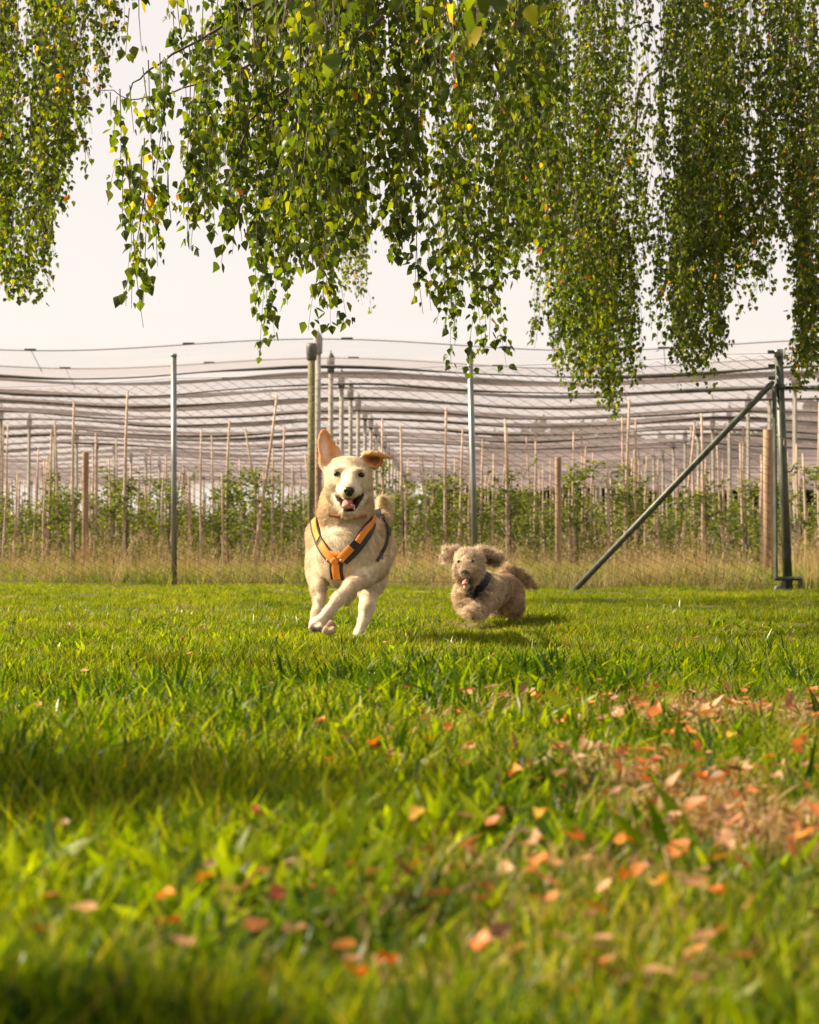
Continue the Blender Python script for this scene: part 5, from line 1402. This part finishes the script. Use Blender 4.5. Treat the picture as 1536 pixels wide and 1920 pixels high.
far.curtain([(1290, 480), (1330, 520), (1365, 590), (1400, 600), (1450, 560), (1490, 520)], 98, 12.5, 15.2, ytop=-160, jitter=110, leafL=0.042, spacing=0.023, spread=0.032, yel=0.03)
far.curtain([(1480, 690), (1500, 735), (1530, 745), (1580, 760)], 52, 12.2, 13.8, ytop=-160, jitter=70, leafL=0.042, spacing=0.022, spread=0.032, yel=0.03)
far.curtain([(630, 470), (648, 610), (680, 600), (702, 560), (712, 300)], 26, 14.5, 15.2, ytop=100, jitter=60, leafL=0.036, spacing=0.03, spread=0.03, yel=0.06)
far.finish()

# ------------------------------------------------------------------ fallen leaves
def flat_leaf(seed, colr):
    r = np.random.default_rng(seed)
    half = [(0, 0.01), (0.15, 0.26), (0.3, 0.40), (0.5, 0.34), (0.75, 0.2), (1.0, 0.0)]
    V = []; F = []; n = len(half); cu = r.uniform(-0.6, 1.1); ru = r.normal(0, 0.05, 20)
    for k_, (x, y) in enumerate(half): V.append((x - .5, 0, cu * (x - .5) ** 2 + ru[k_]))
    for s_ in (1, -1):
        for k_, (x, y) in enumerate(half): V.append((x - .5 + r.normal(0, .02), s_ * y * r.uniform(0.65, 1.05), cu * (x - .5) ** 2 + r.uniform(-0.1, 0.8) * y + r.normal(0, .03)))
    for i in range(n - 1): F.append((i, i + 1, n + i + 1, n + i)); F.append((i, 2 * n + i, 2 * n + i + 1, i + 1))
    me = mesh_np('fallen_leaf', V, F=F, col=np.array(colr)); me.materials.append(M['litter']); return me
FLC = [((0.58, 0.17, 0.03), 'orange'), ((0.42, 0.09, 0.02), 'rust red'), ((0.58, 0.33, 0.03), 'yellow'), ((0.50, 0.27, 0.14), 'pale brown'), ((0.68, 0.22, 0.025), 'bright orange')]
fl = [flat_leaf(500 + k, FLC[k % 5][0]) for k in range(10)]
rf = np.random.default_rng(77)
# those that can be placed from the photo: photo pixel, size in px, colour
spots = [(478, 1518, 40, 0), (310, 1676, 34, 4), (385, 1640, 28, 2), (315, 1725, 28, 1), (527, 1680, 22, 1), (668, 1817, 50, 4), (720, 1797, 34, 0), (350, 1768, 52, 3), (555, 1740, 52, 3), (640, 1775, 52, 3),
         (968, 1440, 30, 4), (955, 1455, 24, 1), (1012, 1522, 42, 2), (780, 1525, 40, 2), (1225, 1332, 44, 0), (1315, 1338, 44, 2), (1255, 1373, 28, 4), (1293, 1370, 18, 4), (1495, 1397, 40, 4), (1370, 1378, 20, 2), (1515, 1340, 28, 0),
         (945, 1514, 26, 3), (1000, 1578, 60, 3), (877, 1598, 40, 3), (1015, 1612, 50, 0), (1170, 1640, 32, 4), (1230, 1650, 38, 2), (1345, 1608, 50, 2), (1360, 1575, 50, 3), (1510, 1560, 40, 4), (1390, 1618, 32, 0),
         (1115, 1698, 34, 2), (1340, 1667, 24, 0), (1435, 1445, 44, 2), (1200, 1427, 20, 4), (1320, 1455, 22, 0), (1080, 1562, 26, 1), (803, 1385, 22, 1), (843, 1362, 20, 4), (790, 1350, 16, 1), (870, 1430, 20, 1), (600, 1352, 18, 0),
         (1090, 1385, 20, 3), (905, 1770, 32, 0), (1480, 1585, 46, 0), (1400, 1700, 40, 3), (1170, 1572, 24, 4), (1305, 1398, 22, 0), (1400, 1440, 26, 3), (700, 1392, 16, 0), (735, 1420, 16, 1), (650, 1390, 14, 3), (1060, 1345, 22, 0), (1150, 1340, 24, 3)]
where = lambda px, py: ('far left', 'left', 'middle', 'right', 'far right')[min(4, int(px / 308))] + (' near the bottom edge' if py > 1690 else (' in the near grass' if py > 1480 else ' in the middle distance'))
for k, (px, py, sz, ci) in enumerate(spots):
    Yl = CAMZ / ((py - HOR) / FPX)
    for _ in range(4):
        x_ = (px - CX) / FPX * Yl; zl = float(gz(x_, Yl)) + (0.052 if ci in (0, 2, 4) else 0.040); Yl = (CAMZ - zl) / ((py - HOR) / FPX)
    L_ = sz / FPX * Yl * 1.05
    L_ = min(max(L_, 0.020), 0.042)
    o = link('fallen_leaf', fl[ci + 5 * (k % 2)], None, label='%s fallen leaf caught in the grass, %s' % (FLC[ci][1], where(px, py)), cat='leaf', group='%s fallen leaves in the grass, %s' % (FLC[ci][1], where(px, py)))
    o.location = (x_, Yl, zl); o.scale = (L_,) * 3
    o.rotation_euler = (rf.normal(0.5, 0.4), rf.normal(0, 0.45), rf.uniform(0, 6.28))
# crumbled brown litter nobody could count
n = 20000
x, y = wedge_pts(n, 1.2, 7.0, 0.7, 0.2)
keep = rf.uniform(0, 1, n) < np.clip(drymask(x, y) * 1.2 * (0.5 + 1.3 * vnoise(x, y, 22.0, 91)) + 0.03, 0, 1); x, y = x[keep], y[keep]; n = len(x)
c = np.stack([x, y, gz(x, y) + rf.uniform(0.004, 0.045, n)], -1)
tip = unit(np.stack([rf.normal(0, 1, n), rf.normal(0, 1, n), rf.normal(0, .3, n)], -1)); nrm = unit(np.stack([rf.normal(0, .45, n), rf.normal(0, .45, n), np.ones(n)], -1)); nrm = unit(nrm - tip * (nrm * tip).sum(1, keepdims=True))
V, q, t = leafmesh_arrays(c, nrm, tip, rf.uniform(0.010, 0.030, n), rf.uniform(0.006, 0.019, n))
LC = np.array([(0.34, 0.17, 0.07), (0.46, 0.25, 0.12), (0.22, 0.10, 0.045), (0.52, 0.17, 0.035)])
link('leaf_litter', mesh_np('leaf_litter', V, quads=q, tris=t, col=np.repeat(LC[rf.integers(0, 4, n)] * rf.uniform(.7, 1.2, (n, 1)), NLV, 0)), M['litter'], kind='stuff')
